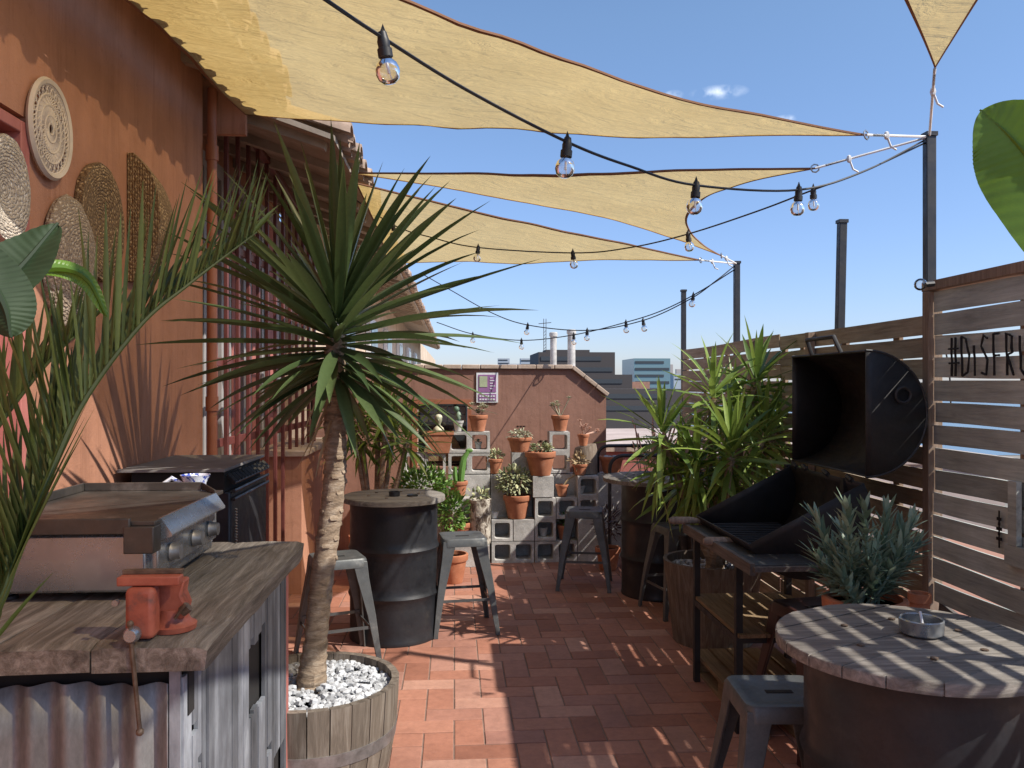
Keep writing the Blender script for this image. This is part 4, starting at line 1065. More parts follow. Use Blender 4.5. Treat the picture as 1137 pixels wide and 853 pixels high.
for k in range(26):
    p=U(r4.uniform(722,850),r4.uniform(495,525),5.1+r4.uniform(-.1,.2)); hl.leaf(p,RT*r4.uniform(-.5,.3)+Vector((0,0,-1))+FW*r4.uniform(-.3,.1),r4.uniform(.3,.45),.036,.2,6,.3)
hl.build('hanging_leaves',M['yucca_b'],y2,angle=180)
# --- left background yucca
yl=Vector((-.66,6.95,0))
y3=T('potted_yucca','smaller yucca with several bare stems behind the left drum table','plant',yl)
MB().lathe([(0,0),(.17,0),(.22,.4),(.2,.4),(.19,.36),(0,.36)],24,yl).build('pot',M['terra'],y3)
tk=MB(); lv=MB()
for (hx,hy) in ((402,490),(420,478),(436,485),(452,492),(392,470),(430,455)):
    c=U(hx,hy,6.95+rnd.uniform(-.1,.1)); tk.tube(cr([yl+Vector((rnd.uniform(-.08,.08),0,.34)),yl.lerp(c,.5)+Vector((0,0,.1)),c],5),.022,7); crown(lv,c,30,.42,.03,emax=84,emin=-50,droop=.35,segs=5,h=.12,r=r4,pw=.9)
tk.build('trunk',M['trunk'],y3); lv.build('leaves',M['yucca_b'],y3,angle=180)
# --- bushes
def bush(label,c,rad,n,size,mat='bush',potr=.13,poth=.24,loc=None,stem=True):
    c=Vector(c); base=Vector(loc) if loc else Vector((c.x,c.y,0)); t=pot('potted_bush',label,base,potr,poth,group='leafy bushes near the cinder blocks')
    m=MB(); scatter_leaves(m,c,rad,n,size); m.build('foliage',M[mat],t,angle=180)
    MB().tube([base+Vector((0,0,poth*.8)),c],.012,6).build('stem',M['trunk'],t)
c=U(468,540,7.1); bush('leafy green bush behind the left drum table, left of the cactus',c,(.30,.2,.2),900,.045)
c=U(502,568,6.9); bush('bright green bush left of the potted cactus, trailing beside the stool',c,(.14,.13,.23),520,.042)
c=U(345,560,6.3)
# --- grey leafed plant right
gp=Vector(U(960,672,3.08)); gp.z=.63
t=pot('potted_plant','grey green narrow leaved plant in a wide terracotta pot by the near drum table',gp,.145,.23,group=None)
sh=MB(); stm=MB()
tops=[(905,572),(935,585),(925,610),(960,560),(985,565),(1000,585),(1015,575),(1022,600),(950,610),(975,600),(905,615),(995,620),(940,560),(1008,605),(968,630),(930,635)]
for (hx,hy) in tops:
    c=U(hx,hy,3.05+r4.uniform(-.12,.12)); b0=gp+Vector((r4.uniform(-.05,.05),r4.uniform(-.05,.05),.2)); pth=cr([b0,b0.lerp(c,.5)+Vector((0,0,-.03)),c],8); stm.tube(pth,.005,5)
    ax=(c-b0).normalized()
    for q in range(44):
        f=q/44; p=pth[int((.35+.65*f)*(len(pth)-1))]; az=q*GA; el=R(25+45*f+r4.uniform(-8,8))
        d=Vector((0,0,1)).rotation_difference(ax)@Vector((math.cos(az)*math.cos(el),math.sin(az)*math.cos(el),math.sin(el)))
        sh.leaf(p,d,.09*r4.uniform(.75,1.1),.019,.1,4,.25)
sh.build('foliage',M['grey'],t,angle=180); stm.build('stems',M['grey'],t)
sn=T('plant_stand','dark wooden stand hidden behind the near drum table','stand',(gp.x,gp.y,0))
MB().box(gp.x-.14,gp.x+.14,gp.y-.14,gp.y+.14,.59,.627).build('top',M['diag'],sn,bevel=.004)
for sx in (-1,1):
    for sy in (-1,1): MB().box(gp.x+sx*.12-.018,gp.x+sx*.12+.018,gp.y+sy*.12-.018,gp.y+sy*.12+.018,0,.588).build('leg',M['diag'],sn)
p=U(1021,640,3.45); o=T('tall_pot','tall slim terracotta pipe pot against the fence post','pot',(p.x,p.y,0)); MB().lathe([(0,0),(.04,0),(.04,.74),(.046,.745),(.046,.78),(.034,.78),(.03,.7),(0,.7)],20,(p.x,p.y,0)).build('pot',M['terra'],o)

# --- foreground palm
pa=Vector((-.98,.72,0))
pm=T('potted_palm','dark feathery palm whose fronds arch across the left foreground','plant',pa)
MB().lathe([(0,0),(.16,0),(.22,.36),(.23,.38),(.2,.38),(.19,.33),(0,.33)],24,pa).build('pot',M['terra'],pm)
def frond(pts,d0,leafL,n,mat='palm',start=.12,both=True,seed=1):
    r=random.Random(seed); path=cr(pts,12); m=MB(); k=len(path)
    rc=MB().tube(path,[.007*(1-i/k)+.0016 for i in range(k)],6)
    for i in range(n):
        f=start+(1-start)*i/n; j=f*(k-1); a_=int(j); p=path[a_].lerp(path[min(a_+1,k-1)],j-a_); tn=(path[min(a_+1,k-1)]-path[max(a_-1,0)]).normalized()
        up_=Vector((0,0,1)); sd=tn.cross(FW).normalized()      # in-plane normal of frond
        if sd.z>0: sd=-sd
        for s in ((-1,1) if both else (-1,)):
            ang=r.uniform(.36,.5)*(1.0-.45*f)
            d=(tn*math.cos(ang)+(-sd if s<0 else sd)*math.sin(ang)*(1 if s<0 else .55)+FW*r.uniform(.05,.35)*(-s)).normalized()
            if s>0 and f>.3: d=(tn*.9+(-sd)*.25-FW*r.uniform(.3,.7)).normalized()
            L_=leafL*(.55+.6*math.sin(PI*min(1,.15+f*.85)))*r.uniform(.85,1.1)
            m.leaf(p,d,L_,.0105*r.uniform(.75,1.1),.10,6,.6,shape='blade')
    return rc,m
rc,m=frond([pa+Vector((.02,0,.4)),U(-60,790,1.22),U(0,668,1.27),U(15,628,1.29),U(51,539,1.34),U(93,446,1.42),U(157,360,1.52),U(208,317,1.6),U(252,283,1.68),U(285,258,1.75)],0,.25,74,start=.26,seed=4)
o=rc.build('frond_stem',M['palm'],pm); m.build('frond',M['palm'],pm,angle=180)
rc,m=frond([pa+Vector((-.05,.02,.4)),U(-120,700,1.35),U(-70,590,1.4),U(-20,500,1.45),U(30,430,1.5),U(70,385,1.55),U(100,360,1.6)],0,.15,44,start=.3,seed=9)
rc.build('frond_stem',M['palm'],pm); m.build('frond',M['palm'],pm,angle=180)
rc,m=frond([pa+Vector((.0,.02,.4)),U(-90,880,1.2),U(-50,800,1.2),U(-20,720,1.25),U(8,640,1.3),U(30,590,1.32)],0,.17,40,start=.35,seed=12)
rc.build('frond_stem',M['palm'],pm); m.build('frond',M['palm'],pm,angle=180)
# --- broad leaves left edge and banana leaf right
def broadleaf(pts,w,side,mat,parent,name='leaf',wave=.02,fold=.25,blunt=.0):
    path=cr(pts,10); k=len(path); side=Vector(side).normalized(); m=MB()
    def fn(u,v):
        j=u*(k-1); a_=min(int(j),k-2); p=path[a_].lerp(path[a_+1],j-a_); tn=(path[min(a_+1,k-1)]-path[max(a_-1,0)]).normalized()
        sd=(side-tn*side.dot(tn)).normalized(); nr=sd.cross(tn)
        ww=w*(math.sin(PI*min(1,max(0,u*(1-blunt)+.01)))**.55 if u<1 else .0)
        if blunt and u>1-blunt: pass
        s=v*2-1
        return p+sd*s*ww/2+nr*(abs(s)*fold*ww/2+wave*.12*math.sin(u*60+s*2)*abs(s)*w+.0005*math.sin(u*150-abs(s)*9)+.006*noise.noise(p*14+Vector((s,u,0))))
    m.grid(fn,160,14); o=m.build(name,M[mat],parent,angle=180)
    MB().tube(path,[.006*(1-i/k)+.002 for i in range(k)],6).build('midrib',M['banana'] if mat=='banana' else M['broad'],o)
    return o
bp=Vector((-1.12,.45,0))
br=T('broad_leaf_plant','broad dark green leaved plant at the left picture edge, above the palm','plant',bp)
MB().lathe([(0,0),(.14,0),(.18,.3),(.19,.32),(.16,.32),(.15,.28),(0,.28)],24,bp).build('pot',M['terra'],br)
broadleaf([U(-50,370,1.05),U(-15,335,1.08),U(25,295,1.12),U(64,248,1.17)],.10,RT*.6+Vector((0,0,.6))+FW*.5,'broad',br)
broadleaf([U(-60,250,1.0),U(-20,300,1.0),U(5,340,1.0),U(12,375,1.0)],.075,RT*.8+FW*.3,'broad',br)
broadleaf([U(30,300,1.2),U(70,298,1.25),U(98,312,1.28),U(119,352,1.3)],.030,Vector((0,.3,1)),'banana',br)
st=MB()
for q in (U(-50,370,1.05),U(-60,250,1.0),U(30,300,1.2)): st.tube(cr([bp+Vector((0,0,.25)),bp.lerp(q,.5)+Vector((-.05,0,.35)),q],6),.007,6)
st.build('stem',M['broad'],br)
bn=Vector((1.75,1.05,0))
bt_=T('banana_plant','banana plant outside the frame whose bright leaf enters at upper right','plant',bn)
MB().lathe([(0,0),(.18,0),(.24,.4),(.25,.42),(.22,.42),(.2,.37),(0,.37)],24,bn).build('pot',M['terra'],bt_)
broadleaf([U(1330,420,1.45),U(1240,310,1.52),U(1165,205,1.6),U(1125,155,1.64),U(1088,122,1.66)],.21,RT*.75+Vector((0,0,.55))-FW*.3,'banana',bt_,fold=.12)
MB().tube(cr([bn+Vector((0,0,.37)),bn+Vector((.05,.1,1.1)),U(1330,420,1.45)],8),[.04-.0018*i for i in range(17)],8).build('stem',M['banana'],bt_)

# ------------------------------------------------------------------ cinder blocks
CG='grey cinder blocks stacked as shelves against the back wall'
PX0=.34; FY=7.62
def cells(mb,x0,z0,nx,nz,y0,dp=.19,c=.198):
    # frame with nx by nz openings through y
    wl=.027; W=c*nx-.004; Hh=c*nz-.004
    def rr(x0_,x1_,z0_,z1_,r,y,n=4):
        l=[]
        for cx_,cz_,a0 in ((x1_-r,z1_-r,0),(x0_+r,z1_-r,PI/2),(x0_+r,z0_+r,PI),(x1_-r,z0_+r,1.5*PI)):
            for k in range(n+1): a_=a0+PI/2*k/n; l.append(Vector((cx_+r*math.cos(a_),y,cz_+r*math.sin(a_))))
        return l
    for i in range(nx):
        for j in range(nz):
            ax,az=x0+i*W/nx,z0+j*Hh/nz; bx,bz=x0+(i+1)*W/nx,z0+(j+1)*Hh/nz
            O=lambda y: rr(ax,bx,az,bz,.0015,y); I=lambda y,e=0: rr(ax+wl-e,bx-wl+e,az+wl-e,bz-wl+e,.022,y)
            mb.loft([O(y0),I(y0,.003),I(y0+.01),I(y0+dp),O(y0+dp)],caps=False)
            mb.loft([O(y0+dp),O(y0)],caps=False)
def block(label,col,row,nx=1,nz=1,kind='cell',lay=0,dx=0,dy=0):
    x0=PX0+col*.2+dx; z0=row*.2+.001; y0=FY+lay*.215+dy+rnd.uniform(0,.006)
    mb=MB()
    if kind=='cell': cells(mb,x0,z0,nx,nz,y0)
    else: mb.box(x0,x0+.198*nx-.004,y0,y0+.19,z0,z0+.198*nz-.002)
    o=mb.build('cinder_block',M['concrete'],bevel=.003 if kind!='cell' else 0,angle=30); tag(o,label,'cinder block',CG); return o
block('double cinder block on the floor, left pair of square holes in the bottom row',0,0,2,1)
block('double cinder block on the floor behind the dark stool, right pair of holes',2,0,2,1)
block('single hollow cinder block under the carved bark pot',-1,0,1,1,dx=-.02,dy=-.16)
block('blank cinder block on the floor left of the bark pot',-2,0,1,1,'solid',dx=.06,dy=-.16)
block('single hollow cinder block under the big jade plant, second row',0,1)
block('blank faced cinder block in the second row under the jade plant pot',1,1,1,1,'solid')
block('cinder block standing on end with a small grey pot in its lower hole',2,1,1,2)
block('sloping shadowed blank cinder block carrying the largest terracotta pot',2,3,1,1,'solid',dx=-.02)
block('hollow cinder block above the small green plant, under the empty little pot',3,2)
block('cinder block on end with a pale cup in its upper hole',4,2,1,2)
block('blank cinder block on the floor behind the dark stool at the right of the stack',4,0,1,2,'solid')
block('pair of blank cinder blocks at the right, carrying the pot beside the black rail',5,0,2,4,'solid',lay=1)
# back layer
block('blank cinder blocks low behind the jade plant',0,0,2,4,'solid',lay=1)
block('blank cinder block behind the column under the largest pot',2,0,1,4,'solid',lay=1)
block('blank cinder block behind the small empty terracotta pot',3,0,2,4,'solid',lay=1)
block('blank cinder block carrying the shallow bowl pot beside the largest pot',1,4,1,1,'solid',lay=1)
block('empty cinder block frame on end under the highest right pot',3,4,1,2,lay=1,dx=-.04)
block('upper double cinder block at left with a tiny pot in one hole',-2,5,2,1,lay=1)
block('lower double cinder block behind the green cactus, under another double one',-2,4,2,1,lay=1)
block('blank cinder blocks under the left double blocks, behind the cactus pot',-2,0,2,4,'solid',lay=1)
block('hollow cinder block under the long planter with the white bust',-3,4,1,1,lay=1,dx=-.02)
block('hollow cinder block farthest left, mostly behind the bush',-4,4,1,1,lay=1,dx=-.02)
block('blank cinder blocks hidden low behind the bush at far left',-4,0,2,4,'solid',lay=1,dx=-.03)
block('white topped cinder block under the cactus pot',-2,0,1,3,'solid',dx=.02,dy=.0)
# pots & succulents
def at(px,py,lay=0,dy=.09):
    return UY(px,py,FY+lay*.215+dy)
def pz(px,z,lay=0,dy=.09): p=UY(px,500,FY+lay*.215+dy); p.z=z; return p
p=pz(574,.401); t=pot('potted_jade','large jade plant full of pale round leaves in a terracotta pot, middle of the blocks',p,.125,.215)
m=MB(); fat_leaves(m,p+Vector((-.03,0,.33)),(.18,.14,.17),330,.024); m.build('foliage',M['succ'],t)
m=MB(); [m.tube([p+Vector((0,0,.18)),p+Vector((.12*math.cos(a_),.1*math.sin(a_),.36))],.008,5) for a_ in range(0,6)]; m.build('stem',M['trunk'],t)
p=pz(600,.80); t=pot('potted_succulent','largest terracotta pot with mixed succulents, right of the shallow bowl',p,.14,.22)
m=MB(); [rosette(m,p+Vector((r4.uniform(-.09,.09),r4.uniform(-.08,.08),.22+r4.uniform(0,.05))),.055,16) for _ in range(9)]; fat_leaves(m,p+Vector((.02,0,.25)),(.11,.1,.07),70,.02); m.build('foliage',M['succ'],t)
m=MB(); [rosette(m,p+Vector((.0+.05*k,-.02,.30)),.04,14) for k in range(2)]; m.build('dark_rosette',M['stool_red'],t)
p=pz(577,1.0,1); t=pot('potted_succulent','shallow terracotta bowl with trailing grey succulents on a blank block',p,.115,.14)
m=MB(); fat_leaves(m,p+Vector((0,0,.16)),(.13,.1,.07),120,.02); m.build('foliage',M['succ_p'],t)
m=MB(); [rosette(m,p+Vector((-.02+.03*k,0,.23)),.03,10) for k in range(3)]; m.build('dark_rosette',M['stool_red'],t)
p=pz(622,1.20,1); t=pot('potted_succulent','small terracotta pot with branching pale succulent, highest on the right',p,.085,.15)
m=MB()
for k in range(7):
    q=p+Vector((r4.uniform(-.09,.1),r4.uniform(-.05,.05),r4.uniform(.2,.32))); m.tube([p+Vector((0,0,.13)),q],.005,5); rosette(m,q,.038,14)
m.build('foliage',M['succ_p'],t)
p=pz(531,1.2,1); t=pot('potted_succulent','terracotta pot with pale trailing succulent on the upper left double block',p,.09,.155)
m=MB(); 
for k in range(10): q=p+Vector((r4.uniform(-.09,.09),r4.uniform(-.06,.06),r4.uniform(.16,.26))); rosette(m,q,.045,14)
m.leaf(p+Vector((.06,-.02,.18)),(1,0,.05),.14,.03,.5,5,.3); m.build('foliage',M['succ_p'],t)
p=pz(509,1.2,1); t=pot('potted_cactus','tiny pale pot with a grey cactus in front of the back wall window',p,.05,.1,'concrete')
m=MB().blob(p+Vector((0,0,.14)),(.028,.028,.05),10,8).blob(p+Vector((-.02,0,.21)),(.03,.03,.03),10,8); m.build('cactus',M['grey'],t)
# long planter w/ bust
p=pz(487,1.0,1,.05); t=T('trough_planter','square terracotta planter holding a white bust and stones','planter',p,None)
MB().loft([[p+Vector((sx*w,sy*w*.7,z)) for sx,sy in ((-1,-1),(1,-1),(1,1),(-1,1))] for w,z in ((.10,0),(.135,.17),(.145,.175),(.145,.2),(.12,.2),(.118,.16))]).build('box',M['terra'],t)
g=MB()
for k in range(40): g.blob(p+Vector((r4.uniform(-.1,.1),r4.uniform(-.07,.07),.18)),(.014,.012,.01),5,3)
g.build('pebbles',M['gravel'],t)
b=T('bust','small white bust standing in the square planter','statuette',p+Vector((0,0,.185)))
q=p+Vector((0,0,.185)); MB().lathe([(0,0),(.05,0),(.055,.02),(.045,.05),(.02,.07),(.018,.085),(.026,.1),(.034,.125),(.032,.15),(.018,.168),(0,.172)],16,q).blob(q+Vector((-.0,-.033,.122)),(.006,.01,.008),6,4).blob(q+Vector((0,.005,.15)),(.036,.036,.03),10,6).build('figure',M['succ_p'],b); 
# cactus pot
p=pz(509,.601); t=pot('potted_cactus','green column cactus in a terracotta pot right of the bushes',p,.085,.15)
m=MB().tube([p+Vector((.02,0,.12)),p+Vector((.03,0,.25)),p+Vector((.05,0,.36)),p+Vector((.09,0,.42))],[.028,.034,.028,.018],8).tube([p+Vector((-.02,0,.12)),p+Vector((-.03,0,.2)),p+Vector((-.03,0,.28))],[.02,.026,.016],8).blob(p+Vector((.1,0,.43)),(.035,.012,.02),8,5); m.build('cactus',M['cactus'],t,angle=20)
p=pz(511,.205,0,-.08); t=pot('potted_succulent','terracotta pot with yellow succulent beside the sunny stool',p,.1,.19)
m=MB(); fat_leaves(m,p+Vector((0,0,.23)),(.07,.07,.08),60,.022); m.build('foliage',M['succ'],t)
# carved bark pot
p=pz(533,.201,0,-.07); t=T('bark_planter','tall mottled white and brown bark planter left of the hollow blocks','planter',p)
MB().lathe([(0,0),(.095,0),(.1,.02),(.097,.2),(.105,.4),(.09,.41),(.085,.36),(0,.36)],24,p).build('pot',M['carved'],t)
m=MB(); scatter_leaves(m,p+Vector((0,0,.44)),(.12,.1,.08),70,.045); m.build('foliage',M['succ'],t)
# small ones
sm=[('little_pot','little white cup on the ledge right of the jade plant',598,.601,0,.035,.075,'white_cer',None),
('little_pot','empty small terracotta pot right of the blank sloping block',624,.601,0,.06,.11,'terra','dry'),
('little_pot','small grey pot inside the lower hole of the standing block',603,.23,0,.045,.08,'concrete',None),
('little_pot','small pale cup in the hole of the block right of the little pot',645,.63,0,.04,.07,'concrete',None),
('little_pot','tiny grey pot in the right hole of the upper left double block',531,1.03,1,.035,.07,'concrete','ros'),
('little_pot','small white animal shaped cup beside the jade plant pot',549,.401,0,.04,.06,'white_cer',None),
]
for n_,lab,px,z,lay,r_,h_,mt,k in sm:
    p=pz(px,z,lay); t=pot(n_,lab,p,r_,h_,mt,cat='pot',group='small cups and pots among the cinder blocks')
    if k=='ros': m=MB(); rosette(m,p+Vector((0,0,h_)),.04,12); m.build('rosette',M['grey'],t)
    if k=='dry': MB().tube([p+Vector((0,0,.08)),p+Vector((.06,0,.16)),p+Vector((.14,.01,.2))],.008,6).build('twig',M['dryl'],t)
p=pz(627,.201); t=pot('potted_plant','small green seedling pot in the dark gap under a hollow block',p,.07,.13); m=MB(); scatter_leaves(m,p+Vector((0,0,.17)),(.07,.06,.05),60,.035); m.build('foliage',M['bush'],t)
# middle plants left of jade (trailing)
p=pz(552,.801,1,.02); t=pot('potted_succulent','small pot of pale trailing succulents half hidden behind the jade plant',pz(549,.601,0,.1)-Vector((0,0,0)),.08,.14)
m=MB(); fat_leaves(m,Vector(t.location)+Vector((0,0,.17)),(.1,.08,.06),80,.02); m.build('foliage',M['succ'],t)
bl_=T('little_box_support','blank cinder block under the half hidden trailing pot','cinder block',pz(549,.0)); 
MB().box(pz(549,0).x-.09,pz(549,0).x+.1,FY+.20,FY+.21,.0,.6).build('side',M['concrete'],bl_); bpy.data.objects.remove(bl_.children[0]); bpy.data.objects.remove(bl_)
t.location=pz(549,.801,1,.06)
# log stump
p=pz(650,.80,1,.02); o=T('log_stump','grey log stump standing on the blocks with a figure pot on top','log',p)
lp=[]
for z,rr in ((0,.12),(.06,.115),(.2,.112),(.26,.1),(.262,.06)): lp.append([p+Vector((rr*(1+.06*noise.noise(Vector((math.cos(k*.35)*2,math.sin(k*.35)*2,z*2))))*math.cos(2*PI*k/18),rr*math.sin(2*PI*k/18),z+.02*math.cos(2*PI*k/18)*(z>.1))) for k in range(18)])
MB().loft(lp).build('trunk',M['log'],o)
q=p+Vector((-.02,0,.262)); t=pot('potted_succulent','small dark pot with pinkish branching succulent on the log stump',q,.055,.11)
m=MB()
for k in range(8):
    e=q+Vector((r4.uniform(-.07,.15),r4.uniform(-.04,.04),r4.uniform(.12,.24))); m.tube([q+Vector((0,0,.1)),e],.006,5); rosette(m,e,.035,12)
m.build('foliage',M['pinkstem'],t)
p=pz(644,.80,0,.1); t=pot('potted_succulent','woven looking clay pot with yellow dry succulents in front of the log stump',p,.07,.1)
m=MB(); scatter_leaves(m,p+Vector((0,0,.13)),(.09,.07,.07),90,.05,w=.3); m.build('foliage',M['dryl'],t)
p=pz(679,.80,1,.02); p.z=.80; t=pot('potted_plant','wide terracotta pot on the right blocks beside the black rail',p,.115,.16)
m=MB()
for k in range(30): m.blob(p+Vector((r4.uniform(-.08,.08),r4.uniform(-.07,.07),.15)),.014,5,3)
m.build('pebbles',M['gravel'],t)
# plants beyond right blocks
c=Vector((1.95,7.9,1.0)); bush('green bush behind the black rail at the terrace end',c,(.26,.16,.16),420,.04,potr=.16,poth=.3)
t=pot('potted_twigs','bare pinkish upright stems rising behind the black rail',Vector((1.86,7.72,.0)),.13,.5,group=None)
m=MB()
for k in range(22):
    b0=Vector((1.86+r4.uniform(-.07,.07),7.72,.45)); e=UY(r4.uniform(700,752),r4.uniform(460,490),7.75); m.tube(cr([b0,b0.lerp(e,.5)+Vector((0,0,.05)),e],4),.006,5)
m.build('stems',M['pinkstem'],t)
p=Vector((1.36,7.3,0)); t=pot('potted_plant','dark red leaved plant in a terracotta pot under the back right table',p,.11,.2,group=None); 
t.location=p
m=MB(); scatter_leaves(m,p+Vector((0,0,.42)),(.14,.12,.16),160,.07,w=.18,shape='blade'); m.build('foliage',M['stool_red'],t)
p=Vector((1.33,7.32,0))
# black rail
rl=T('tube_rail','black bent tube railing at the end of the terrace behind the blocks','railing',(1.75,7.9,0))
def arch(x0,x1,y,z,r): return [(x0,y,0.0),(x0,y,z-r)]+[(x0+r-r*math.cos(PI/2*k/5),y,z-r+r*math.sin(PI/2*k/5)) for k in range(1,6)]+[(x1,y,z)]
z1=UY(700,497,7.95).z; z2=UY(700,503,7.35).z
MB().tube(arch(UY(664,0,7.95).x,2.2,7.95,UY(700,495,7.95).z,.1),.017,8).build('rear_rail',M['black'],rl)
MB().tube(arch(UY(677,0,7.45).x,2.15,7.45,UY(700,506,7.45).z,.12),.017,8).tube([(1.95,7.45,0),(1.95,7.45,UY(700,506,7.45).z)],.014,8).build('front_rail',M['black'],rl)
# end parapet
ep=T('end_parapet','low dark red parapet at the right end of the terrace','wall',(1.95,8.6,0))
MB().box(xr+.02,2.45,8.5,8.66,0,.95).build('wall',M['redboard'],ep)
MB().box(xr+.02,2.47,8.46,8.7,.952,1.0).build('coping',M['coping'],ep)

# ------------------------------------------------------------------ distant surroundings
def bld(label,px0,px1,py,d,mat,zb=-20,dep=None,win=0,group='buildings on the skyline'):
    a_=U(px0,py,d); b_=U(px1,py,d); dep=dep or (b_.x-a_.x)*.6
    t=T('city_building',label,'building',((a_.x+b_.x)/2,a_.y,zb),group)
    MB().box(a_.x,b_.x,a_.y,a_.y+dep,zb,a_.z).build('wall',M[mat],t)
    if win:
        W=(b_.x-a_.x); fh=3.4
        for q in range(win):
            z=a_.z-1.4-q*fh
            MB().box(a_.x+W*.03,a_.x+W*(.97 if q%2 else .82),a_.y-.2,a_.y-.02,z-1.3,z).build('window_band',M['bdark'],t)
    return t,a_,b_
t,a_,b_=bld('big dark grey office block straight above the gable wall',598,684,391,260,'bgrey',win=9,dep=30)
a2=U(607,388,262); b2=U(657,388,262); MB().box(a2.x,b2.x,a2.y+3,a2.y+12,a2.z-3,a2.z).build('roof_plant',M['bgrey'],t)
bld('lower dark wing right of the grey office block',640,703,416,250,'bgrey',win=5,dep=25)
bld('long dark low building in front of the grey office block',660,760,432,235,'bgrey',win=2,dep=20)
bld('teal glass tower block behind the right yucca',704,745,398,420,'bglass',win=6,dep=30)
bld('small reddish roofed house beside the glass tower',690,722,424,330,'roofdeck',dep=15)
bld('pale distant block left of the dark office',578,598,398,700,'bpale',win=2)
bld('tiny red topped distant tower on the left skyline',553,566,398,900,'bpale',win=2)
bld('distant low pale row above the poster',505,548,407,900,'bpale')
bld('pale distant building behind the office block at right',748,790,415,800,'bpale',win=2)
bld('far low building on the horizon left of the chimneys',564,580,404,900,'bpale')
r7=random.Random(12)
for k in range(34):
    px=r7.uniform(455,830); d=r7.uniform(700,1500); wd=r7.uniform(5,22); top=r7.uniform(404,421)
    if 590<px<690: continue
    bld('small pale distant building in the row along the horizon',px,px+wd,top,d,r7.choice(['bpale','bmid','bwarm','bpale']),group='distant buildings along the horizon')
# crane
c0=U(605,392,650); c1=U(605,354,650); cr_=T('tower_crane','thin distant tower crane rising above the office block','crane',(c0.x,c0.y,-20))
m=MB()
for dx in (-.9,.9): m.bar((c0.x+dx,c0.y,-20),(c0.x+dx,c0.y,c1.z),.45,.45)
for k in range(24): m.bar((c0.x-.9,c0.y,-18+k*2.6),(c0.x+.9,c0.y,-16+k*2.6),.3,.3)
m.bar((c0.x-5,c0.y,c1.z-4),(c0.x+5,c0.y,c1.z-3),.5,.5)
m.build('mast',M['bgrey'],cr_)
# near rooftops
nr=T('neighbour_house','neighbouring house with pale pink flat roof beyond the terrace end','house',(3,17,-20))
MB().box(1.0,9,13,22,-20,.35).build('wall',M['pinkroof'],nr)
MB().box(.9,9.1,12.9,22.1,.352,.45).build('roof',M['pinkroof'],nr)
nr=T('neighbour_house','lower house behind the gable wall, carrying two chimney flues','house',(-2,16,-20))
MB().box(-1.2,.9,9.2,22,-20,.3).build('wall',M['cream'],nr)
nr=T('neighbour_house','house next door beyond the slatted fence','house',(6,4,-20))
MB().box(2.6,10,-2,11,-20,-.6).build('wall',M['stucco_back'],nr); MB().box(2.55,10,-2,11.05,-.598,-.5).build('roof',M['roofdeck'],nr)
for px,py,lab,w in ((614.5,369,'left of two tall grey chimney flues behind the gable wall',.16),(634.5,366,'right and thicker of two chimney flues behind the gable wall',.19)):
    p=U(px,py,20); t=T('chimney_flue',lab,'chimney',(p.x,p.y,.3),'chimney flues behind the gable wall')
    MB().lathe([(w/2,.301),(w/2,p.z-.1),(w/2+.02,p.z-.1),(w/2+.02,p.z-.02),(w/2,p.z),(w/2-.03,p.z)],16,(p.x,p.y,0)).build('flue',M['concrete'],t)
# marina
r5=random.Random(3)
labs=['white sailing boat moored in the marina, {} of the moored boats']
ordn=['nearest','second nearest','third nearest','fourth nearest','fifth nearest','sixth nearest','seventh nearest','eighth nearest','ninth nearest','tenth nearest','eleventh nearest','farthest']
pts=sorted([(r5.uniform(674,725),r5.uniform(447,476)) for _ in range(12)],key=lambda p:-p[1])
for k,(px,py) in enumerate(pts):
    p=UZ(px,py,-19.85); s=1.0
    t=T('sailing_boat','white sailing boat in the harbour gap beside the yucca, %s one'%ordn[k],'boat',p,'boats moored in the harbour')
    L_=r5.uniform(9,14); th=r5.uniform(-.3,.3); ca,sa=math.cos(th),math.sin(th)
    lp=[]
    for f,w in ((0,.75),(.3,1),(.7,.8),(1,.03)):
        lp.append([p+Vector((ca*(f-.5)*L_-sa*y_,sa*(f-.5)*L_+ca*y_,z)) for y_,z in ((-1.7*w,1.5),(-1.1*w,0),(1.1*w,0),(1.7*w,1.5))])
    MB().loft(lp).build('hull',M['white'],t)
    MB().box(p.x-2,p.x+1.6,p.y-.9,p.y+.9,1.5+p.z,2.4+p.z).build('cabin',M['bpale'],t)
    MB().bar((p.x,p.y,p.z+1.4),(p.x,p.y,p.z+r5.uniform(11,15)),.22,.22).bar((p.x,p.y,p.z+3),(p.x-ca*4.5,p.y-sa*4.5,p.z+3),.3,.35).build('mast',M['white'],t)
# ------------------------------------------------------------------ light & camera
ld=Vector((-1.92,.94,-2.12)).normalized()
sun=bpy.data.lights.new('sun','SUN'); sun.energy=4.3; sun.angle=R(.53); sun.color=(1,.94,.85)
so=bpy.data.objects.new('sun',sun); COL.objects.link(so); so.rotation_euler=ld.to_track_quat('-Z','Y').to_euler(); so.location=(6,-3,8)
w=bpy.data.worlds.new('World'); scene.world=w; w.use_nodes=True; t=w.node_tree
bg=t.nodes['Background']; sky=t.nodes.new('ShaderNodeTexSky'); sky.sky_type='NISHITA'; sky.sun_disc=False
sky.sun_elevation=math.asin(-ld.z); sky.sun_rotation=math.atan2(-ld.x,-ld.y); sky.altitude=20; sky.air_density=1.0; sky.dust_density=.35; sky.ozone_density=2.6
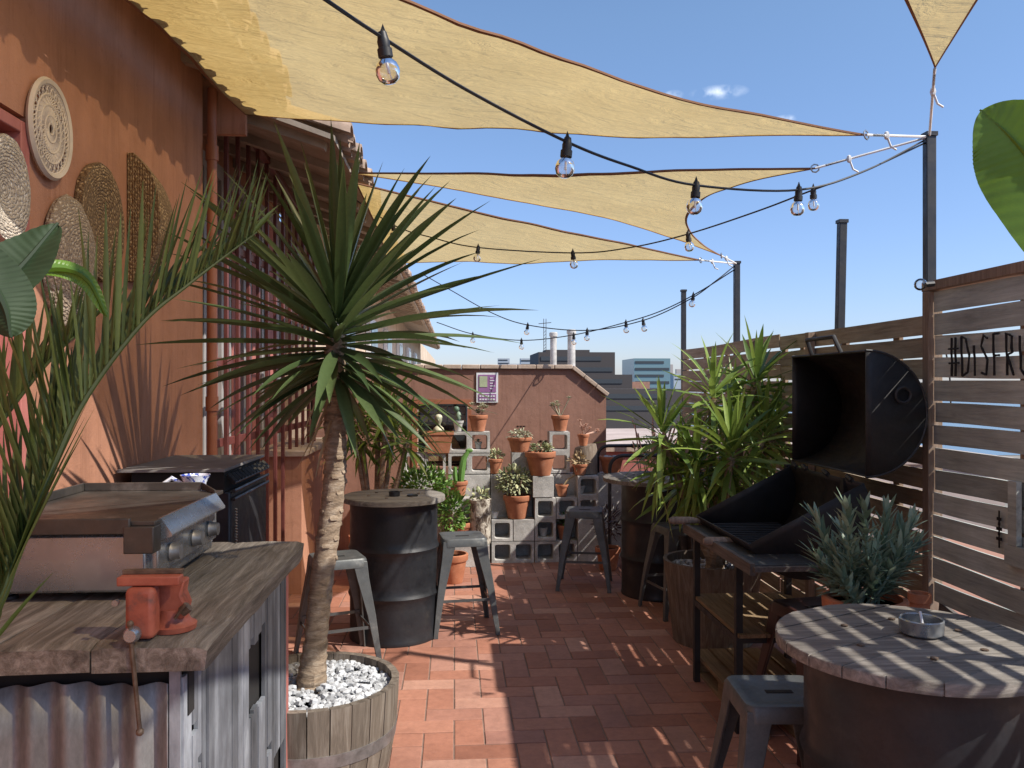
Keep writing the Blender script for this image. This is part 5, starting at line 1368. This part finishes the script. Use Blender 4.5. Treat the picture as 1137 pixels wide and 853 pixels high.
# wisps of cloud
tcn=t.nodes.new('ShaderNodeTexCoord')
def cloud(px,py,rad,prev,sx=1,sy=2.2):
    d=ray(px,py).normalized()
    sub=t.nodes.new('ShaderNodeVectorMath'); sub.operation='SUBTRACT'; t.links.new(tcn.outputs['Generated'],sub.inputs[0]); sub.inputs[1].default_value=d
    mul=t.nodes.new('ShaderNodeVectorMath'); mul.operation='MULTIPLY'; mul.inputs[1].default_value=(sx,sx,sy); t.links.new(sub.outputs[0],mul.inputs[0])
    ln=t.nodes.new('ShaderNodeVectorMath'); ln.operation='LENGTH'; t.links.new(mul.outputs[0],ln.inputs[0])
    mr=t.nodes.new('ShaderNodeMapRange'); mr.inputs[1].default_value=0; mr.inputs[2].default_value=rad; mr.inputs[3].default_value=1; mr.inputs[4].default_value=0; t.links.new(ln.outputs['Value'],mr.inputs[0])
    nz=t.nodes.new('ShaderNodeTexNoise'); nz.inputs['Scale'].default_value=55; nz.inputs['Detail'].default_value=5; t.links.new(tcn.outputs['Generated'],nz.inputs['Vector'])
    m1=t.nodes.new('ShaderNodeMapRange'); m1.inputs[1].default_value=.42; m1.inputs[2].default_value=.7; t.links.new(nz.outputs['Fac'],m1.inputs[0])
    m2=t.nodes.new('ShaderNodeMath'); m2.operation='MULTIPLY'; t.links.new(mr.outputs[0],m2.inputs[0]); t.links.new(m1.outputs[0],m2.inputs[1])
    mm=t.nodes.new('ShaderNodeMix'); mm.data_type='RGBA'; t.links.new(m2.outputs[0],mm.inputs[0]); t.links.new(prev,mm.inputs[6]); mm.inputs[7].default_value=(7.5,7.8,8,1)
    return mm.outputs[2]
c=sky.outputs[0]
c=cloud(798,103,.034,c,1,4); c=cloud(748,106,.012,c,1,2); c=cloud(872,132,.014,c,1,3)
sx_=t.nodes.new('ShaderNodeSeparateXYZ'); t.links.new(tcn.outputs['Generated'],sx_.inputs[0])
c=mixc(t,1.0,c,ramp(t,sx_.outputs[2],[(0,(.55,.58,.79)),(.12,(.63,.665,.84)),(.4,(.79,.83,.87))]),'MULTIPLY')
t.links.new(c,bg.inputs[0]); bg.inputs[1].default_value=.14
cam=bpy.data.cameras.new('camera'); co=bpy.data.objects.new('camera',cam); COL.objects.link(co)
co.location=CAM; co.rotation_euler=(PI/2,0,-YAW); cam.sensor_width=36; cam.lens=FPX/1137*36; cam.clip_start=.02; cam.clip_end=20000
scene.camera=co
scene.render.engine='CYCLES'
scene.cycles.transparent_max_bounces=16; scene.cycles.max_bounces=8
vs_=scene.view_settings; vs_.view_transform='Standard'; vs_.look='None'; vs_.gamma=1; vs_.use_curve_mapping=False; vs_.exposure=.6
